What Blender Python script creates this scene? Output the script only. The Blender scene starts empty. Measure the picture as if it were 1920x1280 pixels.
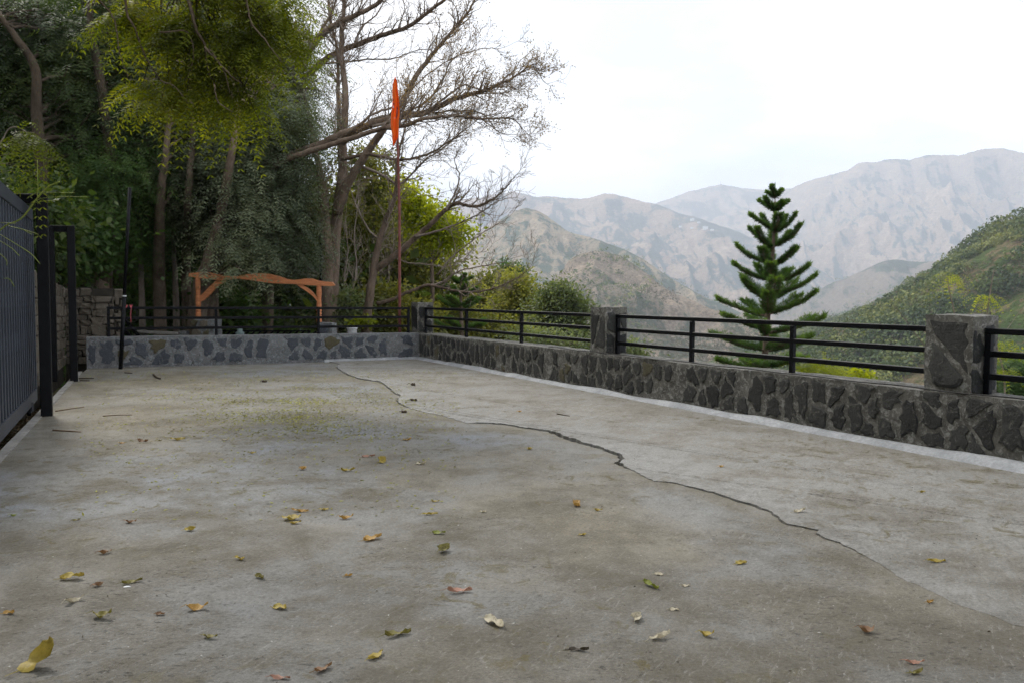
import bpy, math, random
import numpy as np
from mathutils import Vector, Matrix, Euler
sc = bpy.context.scene
COL = sc.collection
rad = math.radians

# ---------------------------------------------------------------- camera
FPX = 1500.0
cam_d = bpy.data.cameras.new('camera'); cam_d.sensor_width = 36.0; cam_d.lens = 36.0*FPX/1920.0
cam_d.clip_start = 0.05; cam_d.clip_end = 40000
cam = bpy.data.objects.new('camera', cam_d); COL.objects.link(cam)
PITCH = math.atan(82/FPX)
cam.matrix_world = Matrix.Translation((0, 0, 1.2)) @ Euler((rad(90)-PITCH, 0, 0)).to_matrix().to_4x4() @ Matrix.Rotation(0.008, 4, 'Z')
sc.camera = cam
CM = cam.matrix_world.copy()

# ---------------------------------------------------------------- sky, sun, exposure
SUN_AZ, SUN_EL = rad(-38), rad(46)            # compass-like: 0 = +Y, positive towards +X
SKY_STR, CLOUD_STR, SUN_STR = 0.15, 1.54, 3.2
w = bpy.data.worlds.new('World'); sc.world = w; w.use_nodes = True
nt = w.node_tree; nt.nodes.clear()
def N(nt, t, **kw):
    n = nt.nodes.new(t)
    for k, v in kw.items():
        if hasattr(n, k): setattr(n, k, v)
        else: n.inputs[k].default_value = v
    return n
out = N(nt, 'ShaderNodeOutputWorld'); mixs = N(nt, 'ShaderNodeMixShader')
sky = N(nt, 'ShaderNodeTexSky', sky_type='NISHITA', sun_disc=False, sun_elevation=SUN_EL, sun_rotation=SUN_AZ, altitude=900.0, air_density=1.0, dust_density=2.0, ozone_density=1.0)
b1 = N(nt, 'ShaderNodeBackground', Strength=SKY_STR); b2 = N(nt, 'ShaderNodeBackground', Strength=CLOUD_STR)
tc = N(nt, 'ShaderNodeTexCoord'); mp = N(nt, 'ShaderNodeMapping'); mp.inputs['Scale'].default_value = (1, 1, 2.6)
no = N(nt, 'ShaderNodeTexNoise'); no.inputs['Scale'].default_value = 1.9; no.inputs['Detail'].default_value = 5; no.inputs['Roughness'].default_value = .5
rp = N(nt, 'ShaderNodeValToRGB'); rp.color_ramp.elements[0].position = .34; rp.color_ramp.elements[0].color = (.80,)*3+(1,)
rp.color_ramp.elements[1].position = .62; rp.color_ramp.elements[1].color = (1, 1, 1, 1)
no2 = N(nt, 'ShaderNodeTexNoise'); no2.inputs['Scale'].default_value = 3.1; no2.inputs['Detail'].default_value = 4
rp2 = N(nt, 'ShaderNodeValToRGB'); rp2.color_ramp.elements[0].position = .36; rp2.color_ramp.elements[0].color = (.76, .80, .87, 1)
rp2.color_ramp.elements[1].position = .56; rp2.color_ramp.elements[1].color = (1.0, .982, .962, 1)
L = nt.links.new
L(tc.outputs['Generated'], mp.inputs[0]); L(mp.outputs[0], no.inputs['Vector']); L(mp.outputs[0], no2.inputs['Vector'])
L(no.outputs[0], rp.inputs[0]); L(no2.outputs[0], rp2.inputs[0])
L(sky.outputs[0], b1.inputs[0]); L(rp2.outputs[0], b2.inputs[0])
L(rp.outputs[0], mixs.inputs[0]); L(b1.outputs[0], mixs.inputs[1]); L(b2.outputs[0], mixs.inputs[2]); L(mixs.outputs[0], out.inputs[0])

sd = bpy.data.lights.new('sun', 'SUN'); sd.energy = SUN_STR; sd.angle = rad(12); sd.color = (1.0, .95, .87)
so = bpy.data.objects.new('sun', sd); COL.objects.link(so)
sdir = Vector((math.sin(SUN_AZ)*math.cos(SUN_EL), math.cos(SUN_AZ)*math.cos(SUN_EL), math.sin(SUN_EL)))
so.rotation_euler = sdir.to_track_quat('Z', 'Y').to_euler(); so.location = sdir*60
sc.view_settings.view_transform = 'Standard'; sc.view_settings.look = 'None'
sc.view_settings.exposure = 0.0; sc.view_settings.gamma = 1.0; sc.view_settings.use_curve_mapping = False
sc.render.engine = 'CYCLES'
cy = sc.cycles
cy.use_denoising = True; cy.denoising_prefilter = 'FAST'; cy.max_bounces = 6; cy.diffuse_bounces = 3; cy.glossy_bounces = 2; cy.transmission_bounces = 4
cy.volume_bounces = 2; cy.transparent_max_bounces = 8; cy.use_adaptive_sampling = True; cy.adaptive_threshold = 0.01
cy.caustics_reflective = False; cy.caustics_refractive = False

# ---------------------------------------------------------------- placing things where the photograph's rays meet the ground or a distance
def ray(px, py):
    d = CM.to_3x3() @ Vector(((px-960)/FPX, -(py-640)/FPX, -1)); return d
def at(px, py, Y):
    d = ray(px, py); return Vector((0, 0, 1.2)) + d*(Y/d.y)
def gnd(px, py, z=0.0):
    d = ray(px, py); return Vector((0, 0, 1.2)) + d*((z-1.2)/d.z)

# ---------------------------------------------------------------- noise in numpy
def _hash(ix, iy, iz, s):
    h = (ix.astype(np.int64)*374761393 + iy.astype(np.int64)*668265263 + iz.astype(np.int64)*2147483647 + s*974634777) & 0xffffffff
    h = ((h ^ (h >> 13))*1274126177) & 0xffffffff
    h = ((h ^ (h >> 15))*2246822519) & 0xffffffff
    return ((h ^ (h >> 16)) & 0xffffff)/float(0xffffff)*2-1
def vnoise(p, s=0):
    p = np.asarray(p, float); f = np.floor(p); i = f.astype(np.int64); t = p-f; t = t*t*t*(t*(t*6-15)+10)
    r = 0
    for dx in (0, 1):
        for dy in (0, 1):
            for dz in (0, 1):
                wx = t[..., 0] if dx else 1-t[..., 0]; wy = t[..., 1] if dy else 1-t[..., 1]; wz = t[..., 2] if dz else 1-t[..., 2]
                r = r + _hash(i[..., 0]+dx, i[..., 1]+dy, i[..., 2]+dz, s)*wx*wy*wz
    return r
def fbm(p, oct=4, s=0, ridged=False, gain=.5):
    p = np.asarray(p, float); a = 1.0; r = 0; tot = 0
    for k in range(oct):
        n = vnoise(p*(2.03**k)+k*17.3, s+k)
        if ridged: n = 1-2*np.abs(n)
        r = r + a*n; tot += a; a *= gain
    return r/tot
def sm(a, b, x):
    t = np.clip((x-a)/(b-a), 0, 1); return t*t*(3-2*t)

# ---------------------------------------------------------------- objects
def mesh_np(name, v, faces, mat=None, attr=None, smooth=False):
    """v: Nx3; faces: MxK array of one polygon size, or a list of them"""
    v = np.asarray(v, np.float32)
    fl = faces if isinstance(faces, list) else [faces]
    fl = [np.asarray(f, np.int32) for f in fl if len(f)]
    me = bpy.data.meshes.new(name)
    me.vertices.add(len(v)); me.vertices.foreach_set('co', v.ravel())
    nl = sum(f.size for f in fl); npoly = sum(len(f) for f in fl)
    me.loops.add(nl); me.loops.foreach_set('vertex_index', np.concatenate([f.ravel() for f in fl]))
    tot = np.concatenate([np.full(len(f), f.shape[1], np.int32) for f in fl])
    st = np.concatenate([[0], np.cumsum(tot)[:-1]]).astype(np.int32)
    me.polygons.add(npoly); me.polygons.foreach_set('loop_start', st); me.polygons.foreach_set('loop_total', tot)
    if smooth: me.polygons.foreach_set('use_smooth', np.ones(npoly, bool))
    me.update(calc_edges=True)
    if attr is not None:
        a = me.attributes.new('tint', 'FLOAT', 'FACE'); a.data.foreach_set('value', np.asarray(attr, np.float32))
    if mat: me.materials.append(mat)
    return me
def link(name, data, parent=None, loc=None):
    o = bpy.data.objects.new(name, data); COL.objects.link(o)
    if parent: o.parent = parent
    if loc is not None: o.location = loc
    return o
def tag(o, label=None, cat=None, group=None, kind=None):
    if label: o['label'] = label
    if cat: o['category'] = cat
    if group: o['group'] = group
    if kind: o['kind'] = kind
    return o
def thing(name, label, cat, base=(0, 0, 0), group=None):
    o = link(name, None, None, base); o.empty_display_size = .1
    o['wb'] = tuple(base); return tag(o, label, cat, group)
class MB:
    def __init__(s): s.v = []; s.f = []
    def add(s, vs, fs):
        b = len(s.v); s.v += [tuple(q) for q in vs]; s.f += [tuple(i+b for i in f) for f in fs]; return s
    def box(s, c, hx, hy, hz, ax=(1, 0, 0), ay=(0, 1, 0), az=(0, 0, 1), bev=0.0):
        c, ax, ay, az = map(Vector, (c, ax, ay, az)); vs = []
        if bev <= 0:
            for k in (-1, 1):
                for j in (-1, 1):
                    for i in (-1, 1): vs.append(c+ax*hx*i+ay*hy*j+az*hz*k)
            return s.add(vs, [(0, 2, 3, 1), (4, 5, 7, 6), (0, 1, 5, 4), (2, 6, 7, 3), (0, 4, 6, 2), (1, 3, 7, 5)])
        b = min(bev, hx*.9, hy*.9)
        ring = [(-hx+b, -hy), (hx-b, -hy), (hx, -hy+b), (hx, hy-b), (hx-b, hy), (-hx+b, hy), (-hx, hy-b), (-hx, -hy+b)]
        for z, q in ((-hz, 1-b/max(hx, hy)), (-hz+b, 1), (hz-b, 1), (hz, 1-b/max(hx, hy))):
            for (x, y) in ring: vs.append(c+ax*x*q+ay*y*q+az*z)
        fs = []
        for k in range(3):
            for i in range(8): fs.append((k*8+i, k*8+(i+1) % 8, k*8+8+(i+1) % 8, k*8+8+i))
        fs += [tuple(range(7, -1, -1)), tuple(range(24, 32))]
        return s.add(vs, fs)
    def beam(s, a, b, w, h, up=(0, 0, 1), bev=0.0):
        a, b = Vector(a), Vector(b); d = b-a; L_ = d.length; d.normalize(); up = Vector(up)
        x = d.cross(up)
        if x.length < 1e-4: x = d.cross(Vector((0, 1, 0)))
        x.normalize(); z = x.cross(d).normalized()
        return s.box((a+b)/2, w/2, h/2, L_/2, x, z, d, bev)
    def tube(s, pts, rs, n=6, cap=True):
        pts = [Vector(p) for p in pts]; b = len(s.v)
        if not hasattr(rs, '__len__'): rs = [rs]*len(pts)
        ref = Vector((.31, .52, .79))
        for i, p in enumerate(pts):
            d = pts[min(i+1, len(pts)-1)]-pts[max(i-1, 0)]
            if d.length < 1e-9: d = Vector((0, 0, 1))
            d.normalize(); x = d.cross(ref)
            if x.length < .1: x = d.cross(Vector((1, 0, 0)))
            x.normalize(); y = d.cross(x)
            for k in range(n):
                a = 2*math.pi*k/n; s.v.append(tuple(p+(x*math.cos(a)+y*math.sin(a))*rs[i]))
        for i in range(len(pts)-1):
            for k in range(n):
                k2 = (k+1) % n; s.f.append((b+i*n+k, b+i*n+k2, b+i*n+n+k2, b+i*n+n+k))
        if cap and n > 2:
            s.f.append(tuple(b+k for k in range(n-1, -1, -1))); e = b+(len(pts)-1)*n; s.f.append(tuple(e+k for k in range(n)))
        return s
    def lathe(s, base, prof, n=12, axis=(0, 0, 1)):
        axis = Vector(axis).normalized(); return s.tube([Vector(base)+axis*z for z, r in prof], [r for z, r in prof], n) if False else s._lathe(Vector(base), prof, n)
    def _lathe(s, base, prof, n):
        b = len(s.v)
        for z, r in prof:
            for k in range(n):
                a = 2*math.pi*k/n; s.v.append((base.x+r*math.cos(a), base.y+r*math.sin(a), base.z+z))
        for i in range(len(prof)-1):
            for k in range(n): s.f.append((b+i*n+k, b+i*n+(k+1) % n, b+(i+1)*n+(k+1) % n, b+(i+1)*n+k))
        e = b+(len(prof)-1)*n
        s.f.append(tuple(b+k for k in range(n-1, -1, -1))); s.f.append(tuple(e+k for k in range(n)))
        return s
    def build(s, name, mat, parent=None, base=None, smooth=False, kind=None):
        if parent is not None:
            base = Vector(parent.get('wb', (0, 0, 0))); p = parent.parent
        elif base is None: base = Vector((0, 0, 0))
        base = Vector(base)
        me = bpy.data.meshes.new(name); me.from_pydata([(x-base.x, y-base.y, z-base.z) for x, y, z in s.v], [], s.f)
        if smooth: me.polygons.foreach_set('use_smooth', [True]*len(me.polygons))
        me.materials.append(mat); me.update()
        o = link(name, me, parent, None if parent else base)
        o['wb'] = tuple(base)
        if kind: o['kind'] = kind
        return o

# ---------------------------------------------------------------- materials
def newmat(name):
    m = bpy.data.materials.new(name); m.use_nodes = True; nt = m.node_tree; b = nt.nodes['Principled BSDF']; return m, nt, b
def coords(nt, scale=(1, 1, 1), src='pos'):
    if src == 'pos': g = N(nt, 'ShaderNodeNewGeometry').outputs['Position']
    else: g = N(nt, 'ShaderNodeTexCoord').outputs['Object']
    m = N(nt, 'ShaderNodeMapping'); m.inputs['Scale'].default_value = scale; nt.links.new(g, m.inputs[0]); return m.outputs[0]
def noise(nt, vec, scale, detail=4, rough=.55, dist=0.0):
    n = N(nt, 'ShaderNodeTexNoise'); n.inputs['Scale'].default_value = scale; n.inputs['Detail'].default_value = detail
    n.inputs['Roughness'].default_value = rough; n.inputs['Distortion'].default_value = dist; nt.links.new(vec, n.inputs['Vector']); return n.outputs[0]
def ramp(nt, fac, a, b, c0=(0, 0, 0, 1), c1=(1, 1, 1, 1)):
    if a > b: a, b, c0, c1 = b, a, c1, c0
    if a < 0: fac = math_(nt, 'ADD', fac, -a); b -= a; a = 0.0
    r = N(nt, 'ShaderNodeValToRGB'); e = r.color_ramp.elements; e[0].position = a; e[1].position = b
    e[0].color = tuple(c0)[:3]+(1,); e[1].color = tuple(c1)[:3]+(1,); nt.links.new(fac, r.inputs[0]); return r.outputs[0]
def mix(nt, f, a, b, mode='MIX'):
    m = N(nt, 'ShaderNodeMix', data_type='RGBA', blend_type=mode)
    if isinstance(f, (int, float)): m.inputs[0].default_value = f
    else: nt.links.new(f, m.inputs[0])
    for i, x in ((6, a), (7, b)):
        if isinstance(x, (tuple, list)): m.inputs[i].default_value = tuple(x)[:3]+(1,)
        else: nt.links.new(x, m.inputs[i])
    return m.outputs[2]
def math_(nt, op, a, b=None):
    m = N(nt, 'ShaderNodeMath', operation=op)
    for i, x in enumerate((a, b)):
        if x is None: continue
        if isinstance(x, (int, float)): m.inputs[i].default_value = x
        else: nt.links.new(x, m.inputs[i])
    return m.outputs[0]
def bump(nt, b, h, dist=.01, strength=.6):
    n = N(nt, 'ShaderNodeBump'); n.inputs['Distance'].default_value = dist; n.inputs['Strength'].default_value = strength
    nt.links.new(h, n.inputs['Height']); nt.links.new(n.outputs[0], b.inputs['Normal'])
def simple(name, c1, c2, scale=3, rough=.8, bd=.004, spec=.3, src='obj', metal=0.0, sc3=(1, 1, 1), fine=None):
    m, nt, b = newmat(name); v = coords(nt, sc3, src)
    n = noise(nt, v, scale, 6, .6, .4); c = ramp(nt, n, .35, .65, c1, c2)
    f = noise(nt, v, fine or scale*9, 4, .6)
    c = mix(nt, .5, c, ramp(nt, f, .3, .7, (.55, .55, .55), (1.25, 1.25, 1.25)), 'MULTIPLY')
    nt.links.new(c, b.inputs['Base Color']); b.inputs['Roughness'].default_value = rough; b.inputs['Specular IOR Level'].default_value = spec
    b.inputs['Metallic'].default_value = metal; bump(nt, b, f, bd); return m
def leafmat(name, dark, mid, light, trans=.35, rough=.55, patch=.6):
    m, nt, b = newmat(name)
    a = N(nt, 'ShaderNodeAttribute', attribute_name='tint').outputs['Fac']
    v = coords(nt, src='pos'); n = noise(nt, v, patch, 3, .6)
    f = math_(nt, 'ADD', math_(nt, 'MULTIPLY', a, .55), math_(nt, 'MULTIPLY', ramp(nt, n, .32, .68), .45))
    r = N(nt, 'ShaderNodeValToRGB'); e = r.color_ramp.elements; e[0].position = .1; e[0].color = dark+(1,); e[1].position = .9; e[1].color = light+(1,)
    k = e.new(.5); k.color = mid+(1,); nt.links.new(f, r.inputs[0]); c = r.outputs[0]
    nt.links.new(c, b.inputs['Base Color']); b.inputs['Roughness'].default_value = rough; b.inputs['Specular IOR Level'].default_value = .35
    t = N(nt, 'ShaderNodeBsdfTranslucent'); tc_ = mix(nt, 1.0, c, (1.5, 1.5, .7), 'MULTIPLY'); nt.links.new(tc_, t.inputs[0])
    ms = N(nt, 'ShaderNodeMixShader'); ms.inputs[0].default_value = trans; o = nt.nodes['Material Output']
    nt.links.new(b.outputs[0], ms.inputs[1]); nt.links.new(t.outputs[0], ms.inputs[2]); nt.links.new(ms.outputs[0], o.inputs[0])
    return m

FS = .66
DWA, NRA, CRK = (0, 0), (0, 0), []
def concrete(name, kind):
    m, nt, b = newmat(name); P = coords(nt, src='pos'); S = coords(nt, (1, 2.2, 1), 'pos')
    rot = N(nt, 'ShaderNodeMapping'); rot.inputs['Rotation'].default_value = (0, 0, rad(28)); rot.inputs['Scale'].default_value = (1, 1, 1)
    nt.links.new(P, rot.inputs[0]); R_ = N(nt, 'ShaderNodeMapping'); R_.inputs['Scale'].default_value = (3.2, .7, 1); nt.links.new(rot.outputs[0], R_.inputs[0]); R_ = R_.outputs[0]
    big = noise(nt, P, .33, 5, .6, .15); med = noise(nt, P, 1.7, 8, .68, .2); sml = noise(nt, P, 9, 7, .72, .25); fin = noise(nt, P, 70, 5, .75); sw = noise(nt, R_, 5, 7, .7, 1.2)
    vf = noise(nt, P, 260, 3, .8)
    if kind == 'old':
        c = mix(nt, ramp(nt, big, .40, .60), (.31, .325, .34), (.305, .270, .200))
        c = mix(nt, ramp(nt, med, .44, .66), c, (.215, .188, .135))
        c = mix(nt, ramp(nt, sml, .52, .80), c, (.17, .16, .135))
        c = mix(nt, math_(nt, 'MULTIPLY', ramp(nt, noise(nt, P, .9, 5, .6, 1.), .56, .75), .5), c, (.38, .38, .37))
    else:
        c = mix(nt, ramp(nt, big, .40, .62), (.355, .345, .315), (.325, .298, .245))
        c = mix(nt, ramp(nt, sw, .42, .68), c, (.415, .405, .38))
        c = mix(nt, ramp(nt, med, .47, .70), c, (.24, .212, .165))
        c = mix(nt, math_(nt, 'MULTIPLY', ramp(nt, sml, .5, .75), .6), c, (.19, .175, .145))
    sep = N(nt, 'ShaderNodeSeparateXYZ'); nt.links.new(P, sep.inputs[0])
    # pale cement dust rubbed out along the ragged edge: distance from the crack line, in metres
    al = math_(nt, 'ADD', math_(nt, 'MULTIPLY', sep.outputs[0], DWA[0]), math_(nt, 'MULTIPLY', sep.outputs[1], DWA[1]))
    ac = math_(nt, 'ADD', math_(nt, 'MULTIPLY', sep.outputs[0], NRA[0]), math_(nt, 'MULTIPLY', sep.outputs[1], NRA[1]))
    fc = N(nt, 'ShaderNodeFloatCurve'); cu = fc.mapping.curves[0]
    for q_ in CRK[1:-1]: cu.points.new(*q_)
    cu.points[0].location = CRK[0]; cu.points[len(cu.points)-1].location = CRK[-1]
    for q_ in cu.points: q_.handle_type = 'VECTOR'
    fc.mapping.update(); nt.links.new(math_(nt, 'DIVIDE', math_(nt, 'ADD', al, 10), 30), fc.inputs['Value'])
    ds = math_(nt, 'SUBTRACT', ac, math_(nt, 'SUBTRACT', math_(nt, 'MULTIPLY', fc.outputs[0], 20), 10))
    e_ = math_(nt, 'ADD', math_(nt, 'MULTIPLY', ds, 1.7 if kind != 'old' else -2.2), math_(nt, 'MULTIPLY', math_(nt, 'SUBTRACT', sml, .5), 2.2))
    c = mix(nt, math_(nt, 'MULTIPLY', ramp(nt, e_, .75, -.1), .62 if kind != 'old' else .45), c, (.46, .46, .45) if kind != 'old' else (.27, .235, .165))
    # foreground shade painted into the colour towards the near end, with mossy brown dirt
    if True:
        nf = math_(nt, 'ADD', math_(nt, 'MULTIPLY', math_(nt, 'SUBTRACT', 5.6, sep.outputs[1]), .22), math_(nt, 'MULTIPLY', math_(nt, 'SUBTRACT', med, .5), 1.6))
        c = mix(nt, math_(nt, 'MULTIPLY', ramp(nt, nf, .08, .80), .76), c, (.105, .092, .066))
    ms = math_(nt, 'MULTIPLY', ramp(nt, noise(nt, P, 6, 6, .7, 1.0), .55, .63), ramp(nt, noise(nt, P, .55, 3, .5), .42, .56))
    c = mix(nt, math_(nt, 'MULTIPLY', ms, .75), c, (.13, .105, .03))
    fl = ramp(nt, noise(nt, S, 48, 8, .8, .5), .53, .60); fm = ramp(nt, noise(nt, P, 2.6, 4, .6), .38, .60)
    c = mix(nt, math_(nt, 'MULTIPLY', math_(nt, 'MULTIPLY', fl, fm), .8), c, (.10, .09, .075))
    lt = ramp(nt, noise(nt, R_, 17, 7, .75, .8), .55, .68); c = mix(nt, math_(nt, 'MULTIPLY', lt, .38), c, (.47, .46, .44))
    pit = math_(nt, 'MULTIPLY', ramp(nt, noise(nt, S, 22, 5, .75), .58, .67), ramp(nt, noise(nt, P, 1.1, 4, .6), .40, .60))
    c = mix(nt, math_(nt, 'MULTIPLY', pit, .68), c, (.10, .092, .078))
    c = mix(nt, .85, c, ramp(nt, fin, .25, .75, (.52, .52, .52), (1.42, 1.42, 1.42)), 'MULTIPLY')
    c = mix(nt, .55, c, ramp(nt, vf, .3, .7, (.6, .6, .6), (1.35, 1.35, 1.35)), 'MULTIPLY')
    c = mix(nt, ramp(nt, noise(nt, P, 45, 2, .5), .72, .76), c, (.5, .49, .46))
    c = mix(nt, 1.0, c, (FS, FS, FS), 'MULTIPLY')
    nt.links.new(c, b.inputs['Base Color']); b.inputs['Specular IOR Level'].default_value = .35
    nt.links.new(ramp(nt, med, .3, .7, (.62,)*3, (.85,)*3), b.inputs['Roughness'])
    h = math_(nt, 'ADD', math_(nt, 'MULTIPLY', fin, .5), math_(nt, 'ADD', math_(nt, 'MULTIPLY', sml, 1.2), math_(nt, 'MULTIPLY', sw if kind != 'old' else med, 1.5)))
    h = math_(nt, 'SUBTRACT', h, math_(nt, 'MULTIPLY', pit, .5))
    bump(nt, b, h, .009, .9); return m

M = {}
def mortar(name, cA, cB, cC):
    m, nt, b = newmat(name); P = coords(nt, src='pos')
    a = noise(nt, P, 4.5, 6, .65, 1.2); f = noise(nt, P, 22, 6, .7, 1.0); g = noise(nt, P, 90, 3, .7)
    c = ramp(nt, a, .38, .62, cA, cB); c = mix(nt, math_(nt, 'MULTIPLY', ramp(nt, f, .50, .62), .85), c, cC)
    c = mix(nt, ramp(nt, noise(nt, P, 11, 4, .6, 1.5), .60, .70), c, (.07, .07, .066))
    c = mix(nt, .5, c, ramp(nt, g, .3, .7, (.6,)*3, (1.3,)*3), 'MULTIPLY')
    nt.links.new(c, b.inputs['Base Color']); b.inputs['Roughness'].default_value = .85; bump(nt, b, math_(nt, 'ADD', f, math_(nt, 'MULTIPLY', g, .4)), .012, .9); return m
M['mortar_r'] = mortar('mortar_warm', (.070, .067, .058), (.145, .138, .118), (.31, .31, .295))
M['mortar_b'] = mortar('mortar_grey', (.12, .127, .13), (.185, .19, .192), (.30, .315, .33))
def stonemat(name, a, b_, smear, sm_lo=.60):
    m, nt, b = newmat(name); P = coords(nt, src='pos'); oi = N(nt, 'ShaderNodeObjectInfo').outputs['Random']
    c = ramp(nt, oi, 0, 1, a, b_); c = mix(nt, ramp(nt, noise(nt, P, 7, 6, .65, .8), .35, .7), c, tuple(x*1.9 for x in a))
    c = mix(nt, math_(nt, 'MULTIPLY', ramp(nt, noise(nt, P, 9, 7, .75, 1.8), sm_lo-.03, sm_lo+.05), .85), c, smear)
    g = noise(nt, P, 75, 4, .7); c = mix(nt, .6, c, ramp(nt, g, .3, .7, (.55,)*3, (1.35,)*3), 'MULTIPLY')
    nt.links.new(c, b.inputs['Base Color']); b.inputs['Roughness'].default_value = .62; b.inputs['Specular IOR Level'].default_value = .4
    bump(nt, b, math_(nt, 'ADD', g, math_(nt, 'MULTIPLY', noise(nt, P, 14, 6, .7), 2.0)), .010, .9); return m
M['slate_r'] = stonemat('slate_dark', (.007, .008, .008), (.050, .051, .047), (.14, .135, .12), .60)
M['slate_b'] = stonemat('slate_blue', (.036, .043, .054), (.078, .088, .102), (.16, .17, .18), .58)
M['ochre'] = stonemat('ochre_stone', (.055, .048, .026), (.085, .074, .042), (.12, .11, .085))
M['dry'] = stonemat('field_stone', (.060, .050, .038), (.17, .145, .115), (.25, .225, .18), .60)
M['dry_dark'] = simple('dirt_joint', (.02, .017, .013), (.05, .043, .033), 6)
M['fillet'] = simple('cement_fillet', (.27, .285, .30), (.40, .415, .43), 3.5, .8, .006, src='pos', fine=40)
M['black'] = simple('black_paint', (.003, .0033, .0045), (.006, .007, .009), 5, .45, .001, .16)
M['navy'] = simple('gate_paint', (.020, .027, .040), (.036, .046, .064), 3, .45, .001, .5)
M['rust'] = simple('rusty_pole', (.16, .050, .040), (.27, .10, .085), 9, .7, .002)
M['orange'] = None
m, nt, b = newmat('orange_cloth'); P = coords(nt, src='obj'); c = ramp(nt, noise(nt, P, 4, 3), .3, .7, (.95, .18, .010), (1.0, .26, .02))
nt.links.new(c, b.inputs['Base Color']); b.inputs['Roughness'].default_value = .8
t = N(nt, 'ShaderNodeBsdfTranslucent'); nt.links.new(c, t.inputs[0]); ms_ = N(nt, 'ShaderNodeMixShader'); ms_.inputs[0].default_value = .5
nt.links.new(b.outputs[0], ms_.inputs[1]); nt.links.new(t.outputs[0], ms_.inputs[2]); nt.links.new(ms_.outputs[0], nt.nodes['Material Output'].inputs[0]); M['orange'] = m
M['emblem_dark'] = simple('emblem_violet', (.05, .02, .09), (.12, .04, .14), 8)
M['emblem_pale'] = simple('emblem_pale', (.62, .55, .6), (.7, .62, .66), 8)
M['wood'] = simple('orange_wood', (.46, .165, .065), (.66, .26, .11), 3, .6, .003, .4, sc3=(1, 1, 6))
M['bark'] = simple('bark_brown', (.12, .088, .066), (.26, .20, .155), 5, .95, .02, .1, sc3=(1, 1, .3))
M['bark_dark'] = simple('bark_dark', (.055, .042, .031), (.115, .09, .066), 5, .95, .02, .1, sc3=(1, 1, .3))
M['bark_grey'] = simple('bark_grey', (.17, .14, .115), (.32, .27, .23), 6, .95, .015, .1, sc3=(1, 1, .35))
M['twig'] = simple('bare_twig', (.20, .16, .13), (.35, .295, .25), 4, .95, .004, .1)
M['soil'] = simple('soil', (.045, .035, .022), (.09, .075, .045), 1.2, .95, .03, .1, src='pos')
M['conc'] = simple('old_concrete', (.20, .195, .185), (.33, .32, .30), 5, .9, .006)
M['white'] = simple('white_plastic', (.6, .62, .64), (.75, .75, .75), 5, .5)
M['pink'] = simple('pink_cloth', (.55, .10, .12), (.7, .18, .22), 5, .8)
M['cable'] = simple('cable_black', (.01, .01, .011), (.02, .02, .02), 5, .5)
M['leaf_feather'] = leafmat('leaf_feather', (.055, .078, .006), (.15, .18, .010), (.32, .31, .020), .5)
M['leaf_silver'] = leafmat('leaf_silver', (.040, .056, .026), (.12, .15, .085), (.30, .34, .21), .35)
M['leaf_dark'] = leafmat('leaf_dark', (.018, .036, .010), (.05, .085, .020), (.13, .17, .04), .4)
M['leaf_green'] = leafmat('leaf_green', (.028, .065, .014), (.07, .135, .03), (.16, .24, .06), .4)
M['leaf_olive'] = leafmat('leaf_olive', (.06, .075, .016), (.16, .17, .034), (.32, .30, .07), .45)
M['leaf_lime'] = leafmat('leaf_lime', (.13, .17, .010), (.30, .34, .015), (.50, .50, .03), .55)
M['leaf_yellow'] = leafmat('leaf_yellow', (.12, .14, .03), (.25, .26, .05), (.40, .35, .10), .45)
M['leaf_grey'] = leafmat('leaf_grey_green', (.055, .08, .036), (.14, .175, .085), (.27, .31, .15), .4)
M['leaf_tan'] = leafmat('dry_seed', (.16, .10, .055), (.26, .17, .09), (.38, .27, .13), .3)
M['needle'] = leafmat('pine_needle', (.022, .060, .014), (.075, .15, .032), (.20, .31, .06), .4, .5, 1.5)
M['needle_tip'] = leafmat('pine_tip', (.05, .11, .008), (.13, .22, .018), (.24, .36, .04), .3, .5, 3)
# ================================================================ TERRACE AND WALLS
R = random.Random(7)
CORNER = gnd(778, 673.5); RP = gnd(1920, 889)
CORNER.z = 0; RP.z = 0
dw = (CORNER-RP).normalized()                       # along the right wall, away from the camera
nr = Vector((-dw.y, dw.x, 0)); nr = nr if nr.x > 0 else -nr     # outward, away from the terrace
if nr.x < 0: nr = -nr
BL = gnd(168, 690.5); BL.z = 0                       # left end of the back wall
db = (BL-CORNER).normalized(); nb = Vector((db.y, -db.x, 0)); nb = nb if nb.y > 0 else -nb
UP = Vector((0, 0, 1))
FIL = .085                                          # width of the cement fillet at the wall's foot
RW0 = CORNER+nr*FIL+nb*.0                           # face line of the right wall
LEN_R = (CORNER-RP).length+4.2
WH = .50

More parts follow.
